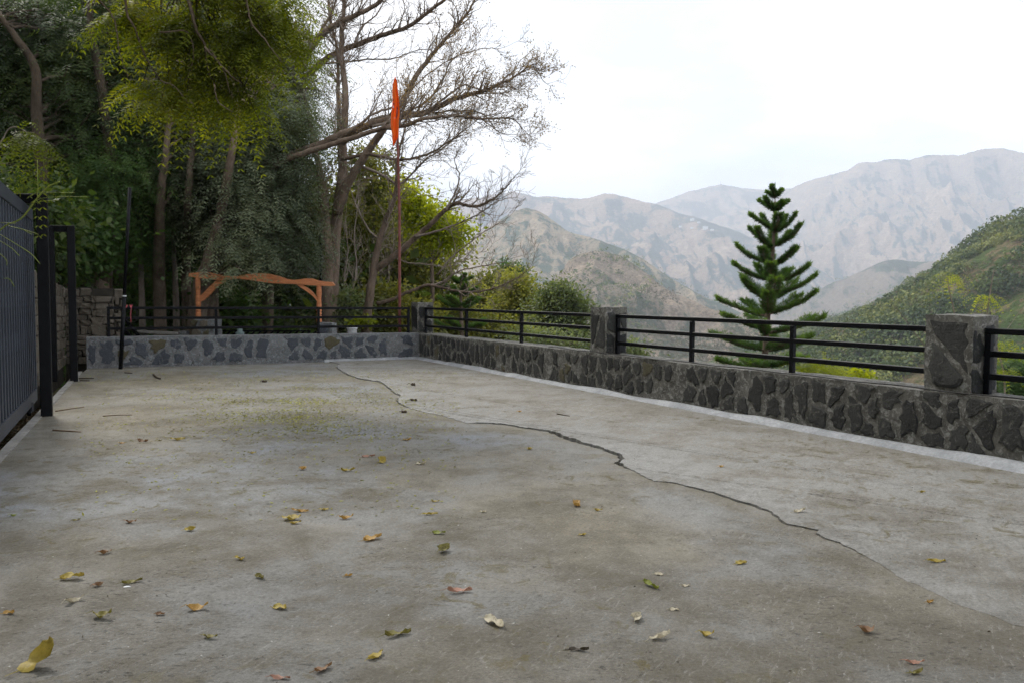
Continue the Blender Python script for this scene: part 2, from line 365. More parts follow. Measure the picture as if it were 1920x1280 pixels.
# ---- concrete floor: an old slab and a thin newer screed that meet in a ragged crack
crack_px = [(612, 677.5), (622, 679), (637, 683), (631, 688), (640, 696), (652, 703), (664, 707), (676, 711), (694, 713.5), (712, 716), (724, 723), (730, 729), (740, 737), (750, 742), (744, 752), (752, 759),
 (768, 765), (786, 770), (806, 775), (830, 779), (852, 786), (876, 793), (900, 793.5), (922, 794), (945, 796), (966, 799), (985, 803), (1008, 806), (1030, 809), (1048, 816), (1065, 823), (1082, 828), (1100, 834),
 (1120, 839), (1140, 846), (1158, 853), (1166, 860), (1158, 868), (1170, 876), (1190, 883), (1208, 893), (1225, 902), (1243, 903), (1262, 905), (1286, 912), (1310, 917), (1336, 923), (1356, 930), (1375, 937), (1396, 943),
 (1417, 949), (1438, 957), (1450, 965), (1461, 974), (1476, 983), (1505, 989), (1534, 995), (1531, 1001), (1548, 1010), (1576, 1018), (1594, 1027), (1630, 1046), (1668, 1068), (1702, 1090), (1736, 1104), (1772, 1120), (1807, 1136), (1840, 1147), (1880, 1162), (1960, 1190), (2080, 1240), (2300, 1330)]
crack = [gnd(x, y) for x, y in crack_px]
cw = []                                             # how far the crack gapes, by image column
for (x, y) in crack_px:
    if x < 640: g = .004
    elif x < 760: g = .010
    elif x < 885: g = .000
    elif x < 1010: g = .011
    elif x < 1170: g = .030
    elif x < 1240: g = .002
    elif x < 1545: g = .010
    elif x < 1600: g = .003
    else: g = 0.0
    cw.append(g)
DWA, NRA = (dw.x, dw.y), (nr.x, nr.y); CRK = []
for q_ in sorted(((p.x*dw.x+p.y*dw.y+10)/30, (p.x*nr.x+p.y*nr.y+10)/20) for p in crack[::3]+[crack[-1]]):
    if not CRK or q_[0]-CRK[-1][0] > .008: CRK.append((min(1, max(0, q_[0])), min(1, max(0, q_[1]))))
CRK = [(0.0, CRK[0][1])]+CRK+[(1.0, CRK[-1][1])]
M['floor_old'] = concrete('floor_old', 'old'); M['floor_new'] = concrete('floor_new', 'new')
fine = []; fw = []
for i in range(len(crack)-1):
    a, b_ = crack[i], crack[i+1]; n = max(1, int((b_-a).length/.035)); n = min(n, 18)
    for k in range(n):
        t = k/n; p = a.lerp(b_, t); j = .013 if k else .004
        fine.append(Vector((p.x+R.uniform(-j, j), p.y+R.uniform(-j, j), 0))); fw.append(max(0, (cw[i]*(1-t)+cw[i+1]*t)*R.uniform(.45, 1.5)*(.25+1.1*abs(math.sin(len(fine)*.11)))))
fine.append(crack[-1]); fw.append(0)
def slab(name, poly, mat, z, depth):
    mb = MB(); n = len(poly)
    mb.v = [(p.x, p.y, z+p.z) for p in poly]+[(p.x, p.y, -depth) for p in poly]
    for i in range(n):
        j = (i+1) % n; mb.f.append((i, n+i, n+j, j))
    from mathutils.geometry import tessellate_polygon
    tr = tessellate_polygon([[Vector((p.x, p.y, 0)) for p in poly]])
    for t in tr:
        a, b_, c = [Vector(mb.v[k]) for k in t]
        mb.f.append(tuple(t) if (b_-a).cross(c-a).z > 0 else tuple(reversed(t)))
    o = mb.build(name, mat); tag(o, kind='structure'); return o
def offs(i):
    a = fine[max(i-1, 0)]; b_ = fine[min(i+1, len(fine)-1)]; d = (b_-a).normalized(); return Vector((-d.y, d.x, 0))
left_edge = [gnd(152, 700), gnd(0, 868)]
le_dir = (left_edge[1]-left_edge[0]).normalized(); LE_NEAR = left_edge[1]+le_dir*9
n_back = nb*.02
old = [p-offs(i)*fw[i]*.5 for i, p in enumerate(fine)]; new = [p+offs(i)*fw[i]*.5 for i, p in enumerate(fine)]
def column_of(p):
    v = CM.inverted() @ Vector((p.x, p.y, 0)); return 960+FPX*v.x/-v.z
SX = [600, 640, 660, 755, 770, 880, 895, 1000, 1165, 1180, 1240, 1300, 1540, 1600, 1680, 2400]; SY = [.012, .014, .016, .014, .004, .004, .011, .014, .017, .005, .005, .008, .008, .004, .0006, .0006]
# which side is the terrace's left? make sure 'new' lies towards the right wall
if (new[40]-old[40]).dot(nr) < 0: old, new = new, old
for p in new: p.z = float(np.interp(column_of(p), SX, SY))*R.uniform(.85, 1.1)
p_far = fine[0]; t_far = (p_far-CORNER).dot(db); PF = CORNER+db*t_far+nb*.15
polyL = [PF]+old+[Vector((8.5, .2, 0)), Vector((8.5, -5, 0)), Vector((LE_NEAR.x, -5, 0)), LE_NEAR, left_edge[0], BL+db*.02+nb*.15]
polyR = [PF]+new+[Vector((8.5, .25, 0)), Vector((9.6, .25, 0)), RW0-dw*((CORNER-RP).length+4)+nr*.1, CORNER+nr*.2+nb*.15]
polyR = [PF+UP*.01]+new+[RW0-dw*((CORNER-RP).length+4.0)+nr*.1+UP*.004, CORNER+nr*.2+nb*.15+UP*.01]
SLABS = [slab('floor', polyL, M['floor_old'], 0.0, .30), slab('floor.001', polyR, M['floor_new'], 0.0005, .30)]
from mathutils.bvhtree import BVHTree
BV = [BVHTree.FromPolygons([Vector(v.co)+o.location for v in o.data.vertices], [tuple(p.vertices) for p in o.data.polygons]) for o in SLABS]
def zfloor(p):
    z = 0.0
    for t_ in BV:
        h = t_.ray_cast(Vector((p[0], p[1], 1)), Vector((0, 0, -1)))
        if h[0] is not None: z = max(z, h[0].z)
    return z+.0003
mb = MB(); mb.add([(-14, -6, -.06), (12, -6, -.06), (12, 4, -.06), (-3, 17, -.06), (-14, 17, -.06)], [(0, 1, 2, 3, 4)])
# packed dirt seen down in the crack: only under the terrace itself
mb = MB(); q = [BL+nb*.1, LE_NEAR-nr*.0+Vector((.1, 0, 0)), Vector((LE_NEAR.x+.1, -4.9, 0)), Vector((8.4, -4.9, 0)), RW0-dw*((CORNER-RP).length+3.9), CORNER+nb*.1]
mb.add([(p.x, p.y, -.035) for p in q], [tuple(range(6))]); tag(mb.build('ground_under_slab', M['soil']), kind='structure')
# concrete kerb strip of the gate track along the left edge
mb = MB(); perp = Vector((-le_dir.y, le_dir.x, 0)); perp = perp if perp.x < 0 else -perp
prev = None; seg = 40; A0 = left_edge[0]-le_dir*.25; tot = (LE_NEAR-A0).length
for i in range(seg+1):
    p = A0+le_dir*tot*i/seg; j = R.uniform(-.006, .006)
    r = [p+perp*.0+UP*-.2, p+perp*.0+UP*(.010+j), p+perp*.07+UP*(.012+j*.5), p+perp*(.085+j)+UP*-.2]
    b0 = len(mb.v); mb.v += [tuple(x) for x in r]
    if prev is not None:
        for k in range(3): mb.f.append((prev+k, b0+k, b0+k+1, prev+k+1))
    prev = b0
tag(mb.build('kerb', M['conc']), kind='structure')

# ---- rubble masonry
def vor(Wd, H, seeds, asp=1.0):
    cells = []
    for i, s_ in enumerate(seeds):
        poly = [(0, 0), (Wd, 0), (Wd, H), (0, H)]
        near = sorted((j for j in range(len(seeds)) if j != i), key=lambda j: ((seeds[j][0]-s_[0])*asp)**2+(seeds[j][1]-s_[1])**2)[:14]
        for j in near:
            q_ = seeds[j]; mx, my = (s_[0]+q_[0])/2, (s_[1]+q_[1])/2; nx, ny = (q_[0]-s_[0])*asp*asp, (q_[1]-s_[1])
            o_ = []
            for k in range(len(poly)):
                a, b_ = poly[k], poly[(k+1) % len(poly)]
                da = (a[0]-mx)*nx+(a[1]-my)*ny; dbb = (b_[0]-mx)*nx+(b_[1]-my)*ny
                if da <= 0: o_.append(a)
                if (da < 0 < dbb) or (dbb < 0 < da):
                    t = da/(da-dbb); o_.append((a[0]+(b_[0]-a[0])*t, a[1]+(b_[1]-a[1])*t))
            poly = o_
            if len(poly) < 3: break
        cells.append(poly if len(poly) > 2 else None)
    return cells
def stone_parts(parent, O, U, Nn, Wd, H, nrow, wcell, mats, asp=1.0, shrink=.80, proud=.010, rng=R, lo=0.02, V=UP, skip=.04, amt=.14):
    """stones set in the face that starts at O and runs along U (outward normal Nn)"""
    seeds = []
    for r in range(nrow):
        nseed = max(1, int(Wd/wcell))
        for k in range(nseed):
            if nrow == 2 and asp > 1:
                if r: continue
                x_ = (k+.5)*Wd/nseed; j = lambda: rng.uniform(-.38, .38)*Wd/nseed; q_ = rng.random()
                if q_ < .30: seeds.append((x_+j(), H*rng.uniform(.4, .6)))
                elif q_ < .85: seeds += [(x_+j(), H*rng.uniform(.15, .35)), (x_+j(), H*rng.uniform(.65, .88))]
                else: seeds += [(x_+j(), H*rng.uniform(.1, .2)), (x_+j(), H*rng.uniform(.42, .56)), (x_+j(), H*rng.uniform(.8, .92))]
                continue
            seeds.append(((k+.5+.5*(r % 2)*.9+rng.uniform(-.36, .36))*Wd/nseed % Wd, (r+.5+rng.uniform(-.30, .30))*H/nrow))
    for cpoly in vor(Wd, H, seeds, asp):
        if not cpoly or rng.random() < skip: continue
        cx = sum(p[0] for p in cpoly)/len(cpoly); cy_ = sum(p[1] for p in cpoly)/len(cpoly)
        per = []; 
        for k in range(len(cpoly)):
            a, b_ = cpoly[k], cpoly[(k+1) % len(cpoly)]; per.append(math.hypot(b_[0]-a[0], b_[1]-a[1]))
        tot = sum(per); n = 16; pts = []
        if tot < .22: continue
        k = 0; acc = 0
        for i in range(n):
            d = tot*i/n
            while acc+per[k] < d: acc += per[k]; k += 1
            a, b_ = cpoly[k], cpoly[(k+1) % len(cpoly)]; t = (d-acc)/max(per[k], 1e-6); pts.append((a[0]+(b_[0]-a[0])*t, a[1]+(b_[1]-a[1])*t))
        sh = shrink*rng.uniform(.84, 1.06); pts2 = []
        for i in range(n):
            a, b_, c = pts[i-1], pts[i], pts[(i+1) % n]; x = (a[0]+6*b_[0]+c[0])/8; y = (a[1]+6*b_[1]+c[1])/8
            q = sh*(1+rng.uniform(-amt, amt*.5)); pts2.append((cx+(x-cx)*q, cy_+(y-cy_)*q))
        mb = MB(); pr = proud*rng.uniform(.5, 1.5)
        def P_(x, y, h): return O+U*x+V*y+Nn*h
        tilt = (rng.uniform(-.03, .03), rng.uniform(-.03, .03))
        for sc_, h in ((1.0, -.012), (.97, pr*.7), (.80, pr*1.25)):
            for (x, y) in pts2:
                X, Y = cx+(x-cx)*sc_, cy_+(y-cy_)*sc_
                mb.v.append(tuple(P_(X, Y, h+(0 if h < 0 else (X-cx)*tilt[0]+(Y-cy_)*tilt[1]+rng.uniform(-.0015, .0015)))))
        mb.v.append(tuple(P_(cx, cy_, pr*1.3)))
        for rr in (0, 1):
            for i in range(n): mb.f.append((rr*n+i, rr*n+(i+1) % n, rr*n+n+(i+1) % n, rr*n+n+i))
        for i in range(n): mb.f.append((2*n+i, 2*n+(i+1) % n, 3*n))
        # outward winding
        a, b_, c = [Vector(mb.v[j]) for j in mb.f[-1]]
        if (b_-a).cross(c-a).dot(Nn) < 0: mb.f = [tuple(reversed(f)) for f in mb.f]
        u = rng.random(); acc2 = 0
        for mt, pb in mats:
            acc2 += pb
            if u < acc2: break
        mb.build('stone', M[mt], parent)
def rough_box(O, U, Nn, Wd, T, H, amp=.006, cell=.05, seed=1, V=UP, topamp=None, flare=0.0):
    """box from the face line O..O+U*Wd, thickness T behind the face (along -Nn), with uneven plaster surfaces"""
    nu, nv, nn = max(1, int(Wd/cell)), max(1, int(H/cell)), max(1, int(T/cell)); mb = MB(); B = -Nn
    faces = [(O, U, V, Wd, H, nu, nv), (O+B*T+U*Wd, -U, V, Wd, H, nu, nv), (O+B*T, -B, V, T, H, nn, nv), (O+U*Wd, B, V, T, H, nn, nv), (O+V*H, U, B, Wd, T, nu, nn)]
    vs = []; fs = []
    for (o, a, b_, la, lb, na, nb_) in faces:
        st = len(vs)
        for j in range(nb_+1):
            for i in range(na+1): vs.append(o+a*(la*i/na)+b_*(lb*j/nb_))
        for j in range(nb_):
            for i in range(na): k = st+j*(na+1)+i; fs.append((k, k+1, k+na+2, k+na+1))
    v = np.array([tuple(p) for p in vs]); q = v*7.3
    d = np.stack([fbm(q+3.1*k, 3, seed+k*11) for k in range(3)], 1)*amp
    hh = (v-np.array(tuple(O)))@np.array(tuple(V)); d *= np.where(hh < .001, 0, 1)[:, None]
    ta = amp if topamp is None else topamp
    big = fbm(v*1.7, 3, seed+50)*ta; d[:, 2] += np.where(hh > H*.98, big, 0)
    if flare: d += -np.array(tuple(Nn))[None, :]*0
    v = v+d; mb.v = [tuple(p) for p in v]; mb.f = fs
    # winding check on first face
    a, b_, c = [Vector(mb.v[j]) for j in fs[0][:3]]
    if (b_-a).cross(c-a).dot(Nn) < 0: mb.f = [tuple(reversed(f)) for f in fs]
    return mb

RS = [('slate_r', .90), ('ochre', .10)]; BS = [('slate_b', .94), ('ochre', .06)]
wall = thing('parapet_wall', 'long dark slate rubble parapet running from the far corner past the right edge of the terrace', 'wall', tuple(RW0-dw*3))
O_r = RW0-dw*LEN_R
rough_box(O_r, dw, -nr, LEN_R+.02, .38, WH, .007, .06, 3, topamp=.010).build('mortar', M['mortar_r'], wall)
stone_parts(wall, O_r+UP*.05, dw, -nr, LEN_R, WH-.055, 2, .185, RS, asp=1.5, shrink=.87, proud=.006, rng=random.Random(21), amt=.34, skip=.07)
wallb = thing('parapet_wall', 'low blue-grey rubble parapet across the far end of the terrace, below the black railing', 'wall', tuple(CORNER+db*2.8))
LEN_B = (BL-CORNER).length+.04
rough_box(CORNER+db*LEN_B+nb*.0, -db, -nb, LEN_B+.085, .36, WH, .006, .06, 5, topamp=.006).build('mortar', M['mortar_b'], wallb)
stone_parts(wallb, CORNER+db*LEN_B+UP*.02, -db, -nb, LEN_B, WH-.03, 2, .24, BS, asp=1.15, shrink=.82, proud=.007, rng=random.Random(4), amt=.36, skip=.08)

# cement fillet at the foot of both walls
def fillet(A, D, Ln, out, wd, ht, label, s):
    mb = MB(); n = int(Ln/.05); pr = None; rr = random.Random(s); wob = 0
    for i in range(n+1):
        p = A+D*Ln*i/n; wob = .8*wob+rr.uniform(-.005, .005); fade = 1
        h_ = ht*(1+fbm(np.array([[i*.07, s, 0]]), 3, s)[0]*.5)
        prof = [(-.012, .0), (wd*.05+wob*.0, h_), (wd*.45+wob, h_*.62), (wd*.85+wob, h_*.2), (wd+wob*1.6, -.004)]
        b0 = len(mb.v); mb.v += [tuple(p+out*a+UP*b_) for a, b_ in prof]
        if pr is not None:
            for k in range(4): mb.f.append((pr+k, b0+k, b0+k+1, pr+k+1))
        pr = b0
    a, b_, c = [Vector(mb.v[j]) for j in mb.f[1][:3]]
    if (b_-a).cross(c-a).z < 0: mb.f = [tuple(reversed(f)) for f in mb.f]
    o = mb.build('cement_fillet', M['fillet'], None, A, smooth=True); tag(o, label, 'cement strip')
fillet(RW0+nr*.0-dw*(LEN_R-.1), dw, LEN_R-.1, -nr, FIL+.012, .055, 'pale cement strip sealing the foot of the long dark parapet', 2)
fillet(CORNER+db*1.75, -db, 1.85, -nb, .06, .05, 'short pale cement strip at the foot of the far parapet, beside the flagpole', 9)

# pillars: on the wall axis, faces inset from the wall face
def pillar(px_left, px_corner, label, mats, wd=None, seed=1, stone=True, mort='mortar_r'):
    def along(px):      # distance along the face line where image column px crosses it
        lo, hi = -.5, LEN_R
        for _ in range(50):
            m_ = (lo+hi)/2; p = RW0-dw*m_+UP*.7; v = CM.inverted() @ p; x = 960+FPX*v.x/-v.z
            if v.z > 0 or x > px: hi = m_
            else: lo = m_
        return (lo+hi)/2
    a, b_ = along(px_left), along(px_corner); wd = wd or (b_-a)
    O = RW0-dw*(a+wd)+nr*.035+UP*(WH-.02); H = 1.09-WH+.02
    pl = thing('stone_pillar', label, 'pillar', tuple(O))
    rough_box(O, dw, -nr, wd, .33, H, .010, .045, seed, topamp=.012).build('mortar', M[mort], pl)
    rr = random.Random(seed)
    stone_parts(pl, O+UP*.03, dw, -nr, wd, H-.05, 1, .17, mats, asp=1.0, shrink=.9, proud=.008, rng=rr, amt=.2, skip=0)
    stone_parts(pl, O+nr*.33, -nr, -dw, .33, H-.04, 2, .15, mats, asp=1, shrink=.88, proud=.006, rng=rr, amt=.2, skip=0)
    return a, a+wd
pc = pillar(768, 779, 'small corner pillar where the two parapets meet, right of the flagpole', RS, wd=.33, seed=3)
p2 = pillar(1103, 1135, 'middle stone pillar on the long parapet, left of the tall norfolk pine', RS, wd=.34, seed=14)
p1 = pillar(1728, 1816, 'nearest and largest stone pillar on the long parapet, right of the tall norfolk pine', RS, seed=25)

# ---- railings
RZ = (1.0, .832, .66)
def railing(label, P0, D, Ln, posts, inn, grp):
    t = thing('railing', label, 'railing', tuple(P0))
    for z in RZ:
        MB().beam(P0+UP*(z-.025), P0+D*Ln+UP*(z-.025), .045, .045, bev=.004).build('rail', M['black'], t)
    for s_ in posts:
        MB().beam(P0+D*s_+UP*(WH-.02)-inn*.0, P0+D*s_+UP*(RZ[0]-.048), .046, .046, (D.x, D.y, 0), bev=.004).build('post', M['black'], t)
    return t
def along_r(px, z=.9, off=.2):
    lo, hi = -.5, LEN_R+2
    for _ in range(50):
        m_ = (lo+hi)/2; p = RW0-dw*m_+nr*off+UP*z; v = CM.inverted() @ p
        if v.z > 0 or 960+FPX*v.x/-v.z > px: hi = m_
        else: lo = m_
    return (lo+hi)/2
RL = RW0+nr*.2
for (a, b_, posts, lab) in ((pc[1], p2[0], (795, 875, 978), 'black steel railing bay between the corner pillar and the middle pillar'),
                            (p2[1], p1[0], (1162, 1298, 1487), 'black steel railing bay in front of the tall norfolk pine'),
                            (p1[1], LEN_R, (1842,), 'black steel railing cut off by the right edge, beyond the nearest pillar')):
    ps = [along_r(p)-a for p in posts]; ps[0] = .03
    if b_ == LEN_R: ps += [1.6, 3.0]
    railing(lab, RL-dw*a, -dw, b_-a, ps, nr, None)
def along_b(px, z=.9, off=.18):
    lo, hi = -.3, LEN_B+1
    for _ in range(50):
        m_ = (lo+hi)/2; v = CM.inverted() @ (CORNER+db*m_+nb*off+UP*z)
        if 960+FPX*v.x/-v.z < px: hi = m_
        else: lo = m_
    return (lo+hi)/2
b0 = along_b(768); b1 = along_b(200)
railing('long black steel railing on the far parapet, behind the flagpole', CORNER+nb*.18+db*b0, db, b1-b0, [.025, along_b(597)-b0, along_b(405)-b0, b1-b0-.025], nb, None)

# cable lying along the top edge of the long parapet
mb = MB(); pts = []
for i in range(60):
    s_ = along_r(1050)+(LEN_R-along_r(1050))*i/59; pts.append(RW0-dw*s_+nr*(.010+.010*math.sin(i*.9)+.008*math.sin(i*.37))+UP*(WH+.012+.004*math.sin(i*1.3)))
mb.tube(pts, .006, 5); tag(mb.build('cable', M['cable'], None, pts[0], smooth=True), 'thin black cable lying along the top edge of the long dark parapet', 'cable')

# ---- sliding gate and its guide frames
def gp(px, Y):      # ground point by column and distance
    p = at(px, 700, Y); p.z = 0; return p
G1 = Vector((-4.99, 8.33, 0)); gd = Vector((.479, -1, 0)).normalized(); gn = Vector((1, .479, 0)).normalized()
gate = thing('sliding_gate', 'dark navy sliding gate of close upright bars, drawn back along the left edge', 'gate', tuple(G1))
GL = 4.6
MB().beam(G1+UP*.155, G1+gd*GL+UP*.155, .045, .125, bev=.004).build('bottom_rail', M['navy'], gate)
MB().beam(G1+UP*2.01, G1+gd*GL+UP*2.01, .045, .12, bev=.004).build('top_rail', M['navy'], gate)
MB().beam(G1+UP*.2185-gd*-.025, G1+UP*1.949+gd*.025, .045, .05, tuple(gd), bev=.004).build('end_stile', M['navy'], gate)
me = None
for k in range(27):
    s_ = .14+k*.165
    if me is None:
        o = MB().beam(G1+gd*s_+UP*.219, G1+gd*s_+UP*1.949, .03, .062, tuple(gd), bev=.003).build('bar', M['navy'], gate); me = o.data
    else:
        o = link('bar', me, gate, gd*(k*.165))
for s_ in (.55, 3.9):
    w_ = MB(); c = G1+gd*s_+UP*.045; pts = [c-gn*.018, c+gn*.018]; w_.tube([c-gn*.018, c-gn*.017, c+gn*.017, c+gn*.018], [.03, .042, .042, .03], 14)
    w_.build('wheel', M['black'], gate, smooth=False)
    MB().beam(c+UP*.0+gn*.026, c+UP*.09+gn*.026, .012, .03).build('wheel_bracket', M['navy'], gate)
FP = gnd(88, 779); FP.z = 0
fr = thing('guide_frame', 'nearer and taller black square gate frame beside the sliding gate end', 'gate frame', tuple(FP))
FP2 = FP+Vector((-.86, -.10, 0))
MB().beam(FP, FP+UP*2.17, .10, .10, (gd.x, gd.y, 0), bev=.006).build('post', M['black'], fr)
MB().beam(FP2, FP2+UP*2.17, .10, .10, (gd.x, gd.y, 0), bev=.006).build('post', M['black'], fr)
MB().beam(FP2+UP*2.12+Vector((.052, 0, 0)), FP+UP*2.12-Vector((.052, 0, 0)), .085, .09, bev=.006).build('crossbar', M['black'], fr)
MB().beam(FP.lerp(FP2, .33)+UP*2.072, FP.lerp(FP2, .33)+UP*1.93, .02, .02).build('guide_pin', M['black'], fr)
MB().box(FP.lerp(FP2, .33)+UP*1.93, .045, .04, .012).build('guide_roller', M['black'], fr)
SP = gnd(139, 714.5); SP.z = 0; SP2 = gnd(101, 715); SP2.z = 0
f2 = thing('guide_frame', 'farther and shorter black square gate frame by the dry stone wall', 'gate frame', tuple(SP))
for p in (SP, SP2): MB().beam(p, p+UP*2.13, .095, .095, (gd.x, gd.y, 0), bev=.006).build('post', M['black'], f2)
dd = (SP2-SP).normalized(); MB().beam(SP+dd*.05+UP*2.085, SP2-dd*.05+UP*2.085, .085, .085, bev=.005).build('crossbar', M['black'], f2)

# leaning black pole by the far parapet
pb = gnd(226, 691.5); pt = at(243.5, 352, pb.y-.02); pm = pb.lerp(pt, .405)
t = thing('leaning_pole', 'thin black pole leaning against the far parapet at its left end', 'pole', tuple(pb))
MB().tube([pb, pm], .033, 10).build('lower_tube', M['black'], t, smooth=True); MB().tube([pm, pt], .027, 10).build('upper_tube', M['black'], t, smooth=True)
MB().tube([pm-(pt-pb).normalized()*.01, pm+(pt-pb).normalized()*.012], [.035, .035], 10).build('pale_ring', M['white'], t)

# flagpole and flag
fb = gnd(749.5, 670.5); fb.z = 0; ft = at(743.5, 150, fb.y); fm = at(749, 400, fb.y)
t = MB(); t.tube([fb, fb.lerp(ft, .25)+Vector((.012, 0, 0)), fm, fb.lerp(ft, .75)+Vector((.012, 0, 0)), ft], [.031, .029, .026, .023, .018], 10)
pole = t.build('flagpole', M['rust'], None, fb, smooth=True); tag(pole, 'tall thin rusty red flagpole standing in the far corner', 'pole')
def pole_at(y):
    lo, hi = 0., 1.
    for _ in range(40):
        m_ = (lo+hi)/2; v = CM.inverted() @ fb.lerp(ft, m_)
        if 640-FPX*v.y/-v.z > y: lo = m_
        else: hi = m_
    return fb.lerp(ft, lo)
Yf = fb.y-.05
edgeL = [(740.5, 144), (736.5, 158), (735.5, 172), (736.2, 190), (735.2, 204), (733.2, 220), (732.8, 238), (735.5, 252), (736, 262), (737.6, 275)]
edgeR = [(741.5, 144), (744.5, 158), (746.5, 172), (748.3, 190), (749.3, 204), (749.2, 217), (747.6, 232), (747.2, 248), (746.6, 256), (738.2, 275)]
mb = MB(); nx_ = 9; rows = []
for k in range(len(edgeL)-1):
    for s_ in range(4):
        q = s_/4; rows.append(((edgeL[k][0]*(1-q)+edgeL[k+1][0]*q, edgeL[k][1]*(1-q)+edgeL[k+1][1]*q), (edgeR[k][0]*(1-q)+edgeR[k+1][0]*q, edgeR[k][1]*(1-q)+edgeR[k+1][1]*q)))
rows.append((edgeL[-1], edgeR[-1]))
for r_, (a, b_) in enumerate(rows):
    for i in range(nx_):
        q = i/(nx_-1); x = a[0]*(1-q)+b_[0]*q; y = a[1]*(1-q)+b_[1]*q
        dep = .045*math.sin(q*9.5+r_*.10)*min(1, r_/6)*(1-.5*q)+.03*math.sin(r_*.35+q*2)
        mb.v.append(tuple(at(x, y, Yf+dep)))
for r_ in range(len(rows)-1):
    for i in range(nx_-1):
        k = r_*nx_+i; mb.f.append((k, k+1, k+nx_+1, k+nx_))
flag = thing('pennant_flag', 'bright orange pennant hanging limp from the top of the flagpole', 'flag', tuple(at(741, 144, Yf)))
fo = mb.build('cloth', M['orange'], flag, smooth=True); md = fo.modifiers.new('thick', 'SOLIDIFY'); md.thickness = .004
for (x, y, rx, ry, mt) in ((736.9, 188, .7, 2.6, 'emblem_dark'), (738.2, 195.5, .9, 1.5, 'emblem_dark'), (737.4, 201, 1.2, 2.2, 'emblem_pale'), (739.3, 221.5, .5, .8, 'emblem_pale'), (741.0, 221.8, .4, .7, 'emblem_pale')):
    e = MB(); c = at(x, y, Yf-.075); s_ = Yf/FPX
    e.v = [tuple(c)]+[tuple(c+Vector((math.cos(a)*rx*s_, 0, math.sin(a)*ry*s_))) for a in [2*math.pi*k/10 for k in range(10)]]
    e.f = [(0, 1+(k+1) % 10, 1+k) for k in range(10)]; e.build('printed_emblem', M[mt], flag)

# ---- dry stone walls on the left
def dry_wall(label, A, B, H0, H1, T, lenm, s, rows=13, mat='dry'):
    rr = random.Random(s); D = (B-A); Ln = D.length; D.normalize(); Nn = Vector((D.y, -D.x, 0))
    if Nn.dot(Vector((0, 0, 0))-A) < 0: Nn = -Nn
    t = thing('dry_stone_wall', label, 'wall', tuple(A))
    core = MB(); c = (A+B)/2-Nn*(T/2+.03); a_ = A-Nn*.035; 
    core.add([tuple(a_+UP*-.3), tuple(a_+D*Ln+UP*-.3), tuple(a_+D*Ln-Nn*(T-.05)+UP*-.3), tuple(a_-Nn*(T-.05)+UP*-.3),
              tuple(a_+UP*(H0-.04)), tuple(a_+D*Ln+UP*(H1-.04)), tuple(a_+D*Ln-Nn*(T-.05)+UP*(H1-.04)), tuple(a_-Nn*(T-.05)+UP*(H0-.04))],
             [(0, 1, 5, 4), (1, 2, 6, 5), (2, 3, 7, 6), (3, 0, 4, 7), (4, 5, 6, 7)])
    core.build('joint_fill', M['dry_dark'], t)
    z = 0
    for r_ in range(rows):
        hh = (1/rows)*rr.uniform(.7, 1.3); x = rr.uniform(-.1, 0)
        while x < Ln:
            l = lenm*rr.uniform(.45, 1.9); x2 = min(x+l, Ln); x1 = max(x, 0)
            if x2-x1 > .03:
                q = (x1+x2)/2/Ln; Hh = H0*(1-q)+H1*q; zc = (z+hh/2)*Hh
                mb = MB(); dpt = T/2+rr.uniform(-.005, .02)
                mb.box(A+D*((x1+x2)/2)-Nn*(T/2)+UP*zc, (x2-x1)/2-.006, dpt, hh*Hh/2-.004, D, Nn, (UP+D*rr.uniform(-.04, .04)).normalized(), bev=.014)
                mb.v = [(vx+rr.uniform(-.018, .018), vy+rr.uniform(-.018, .018), vz+rr.uniform(-.012, .012)) for vx, vy, vz in mb.v]
                mb.build('stone', M[mat], t)
            x += l
        z += hh
    return t
WA = Vector((-7.62, 13.62, 0)); WB = Vector((-4.35, 6.3, 0))
dry_wall('rough dry stone wall running behind the sliding gate on the left', WA, WB, 1.36, 1.75, .45, .34, 5, rows=9)
WC = WA+(-db)*.42
dry_wall('short dry stone wall piece seen through the farther gate frame', WA+nb*.06, WC+nb*.06, 1.34, 1.36, .4, .17, 6, rows=12)
dry_wall('square dry stone pier at the left end of the far parapet', WC+nb*.02+db*.02, WC+(-db)*.33+nb*.02, 1.34, 1.34, .34, .2, 8, rows=9)
dry_wall('lower dry stone stub just right of the stone pier', WC+(-db)*.335+nb*.14, WC+(-db)*.47+nb*.14, 1.30, 1.16, .3, .12, 9, rows=9)

# ---- things beyond the far parapet
YP = 16.4
def P_(px, py, Y=YP): return at(px, py, {17.5: 16.6, 17.4: 16.5, 18: 16.8, 19: 17.0, 21: 18.2}.get(Y, Y))
arch = thing('pergola_arch', 'orange painted timber arch on two stone piers beyond the far parapet', 'arch', tuple(P_(485, 600)))
mb = MB(); top = [(354, 513), (372, 511), (383, 510.5), (395, 511.5), (408, 515), (425, 518), (445, 518), (465, 514), (478, 513), (490, 512.5), (505, 514), (522, 518), (536, 523), (550, 525.5), (562, 524), (575, 522.5), (585, 522.5), (595, 526), (608, 528), (622, 529), (627, 534)]
bot = [(354, 519), (372, 522), (383, 523), (395, 524), (408, 526), (425, 525), (445, 523), (465, 525), (478, 527), (490, 529), (505, 531), (522, 532), (536, 532.5), (550, 533), (562, 534), (575, 535), (585, 535.5), (595, 536), (608, 536.5), (622, 537), (627, 535.5)]
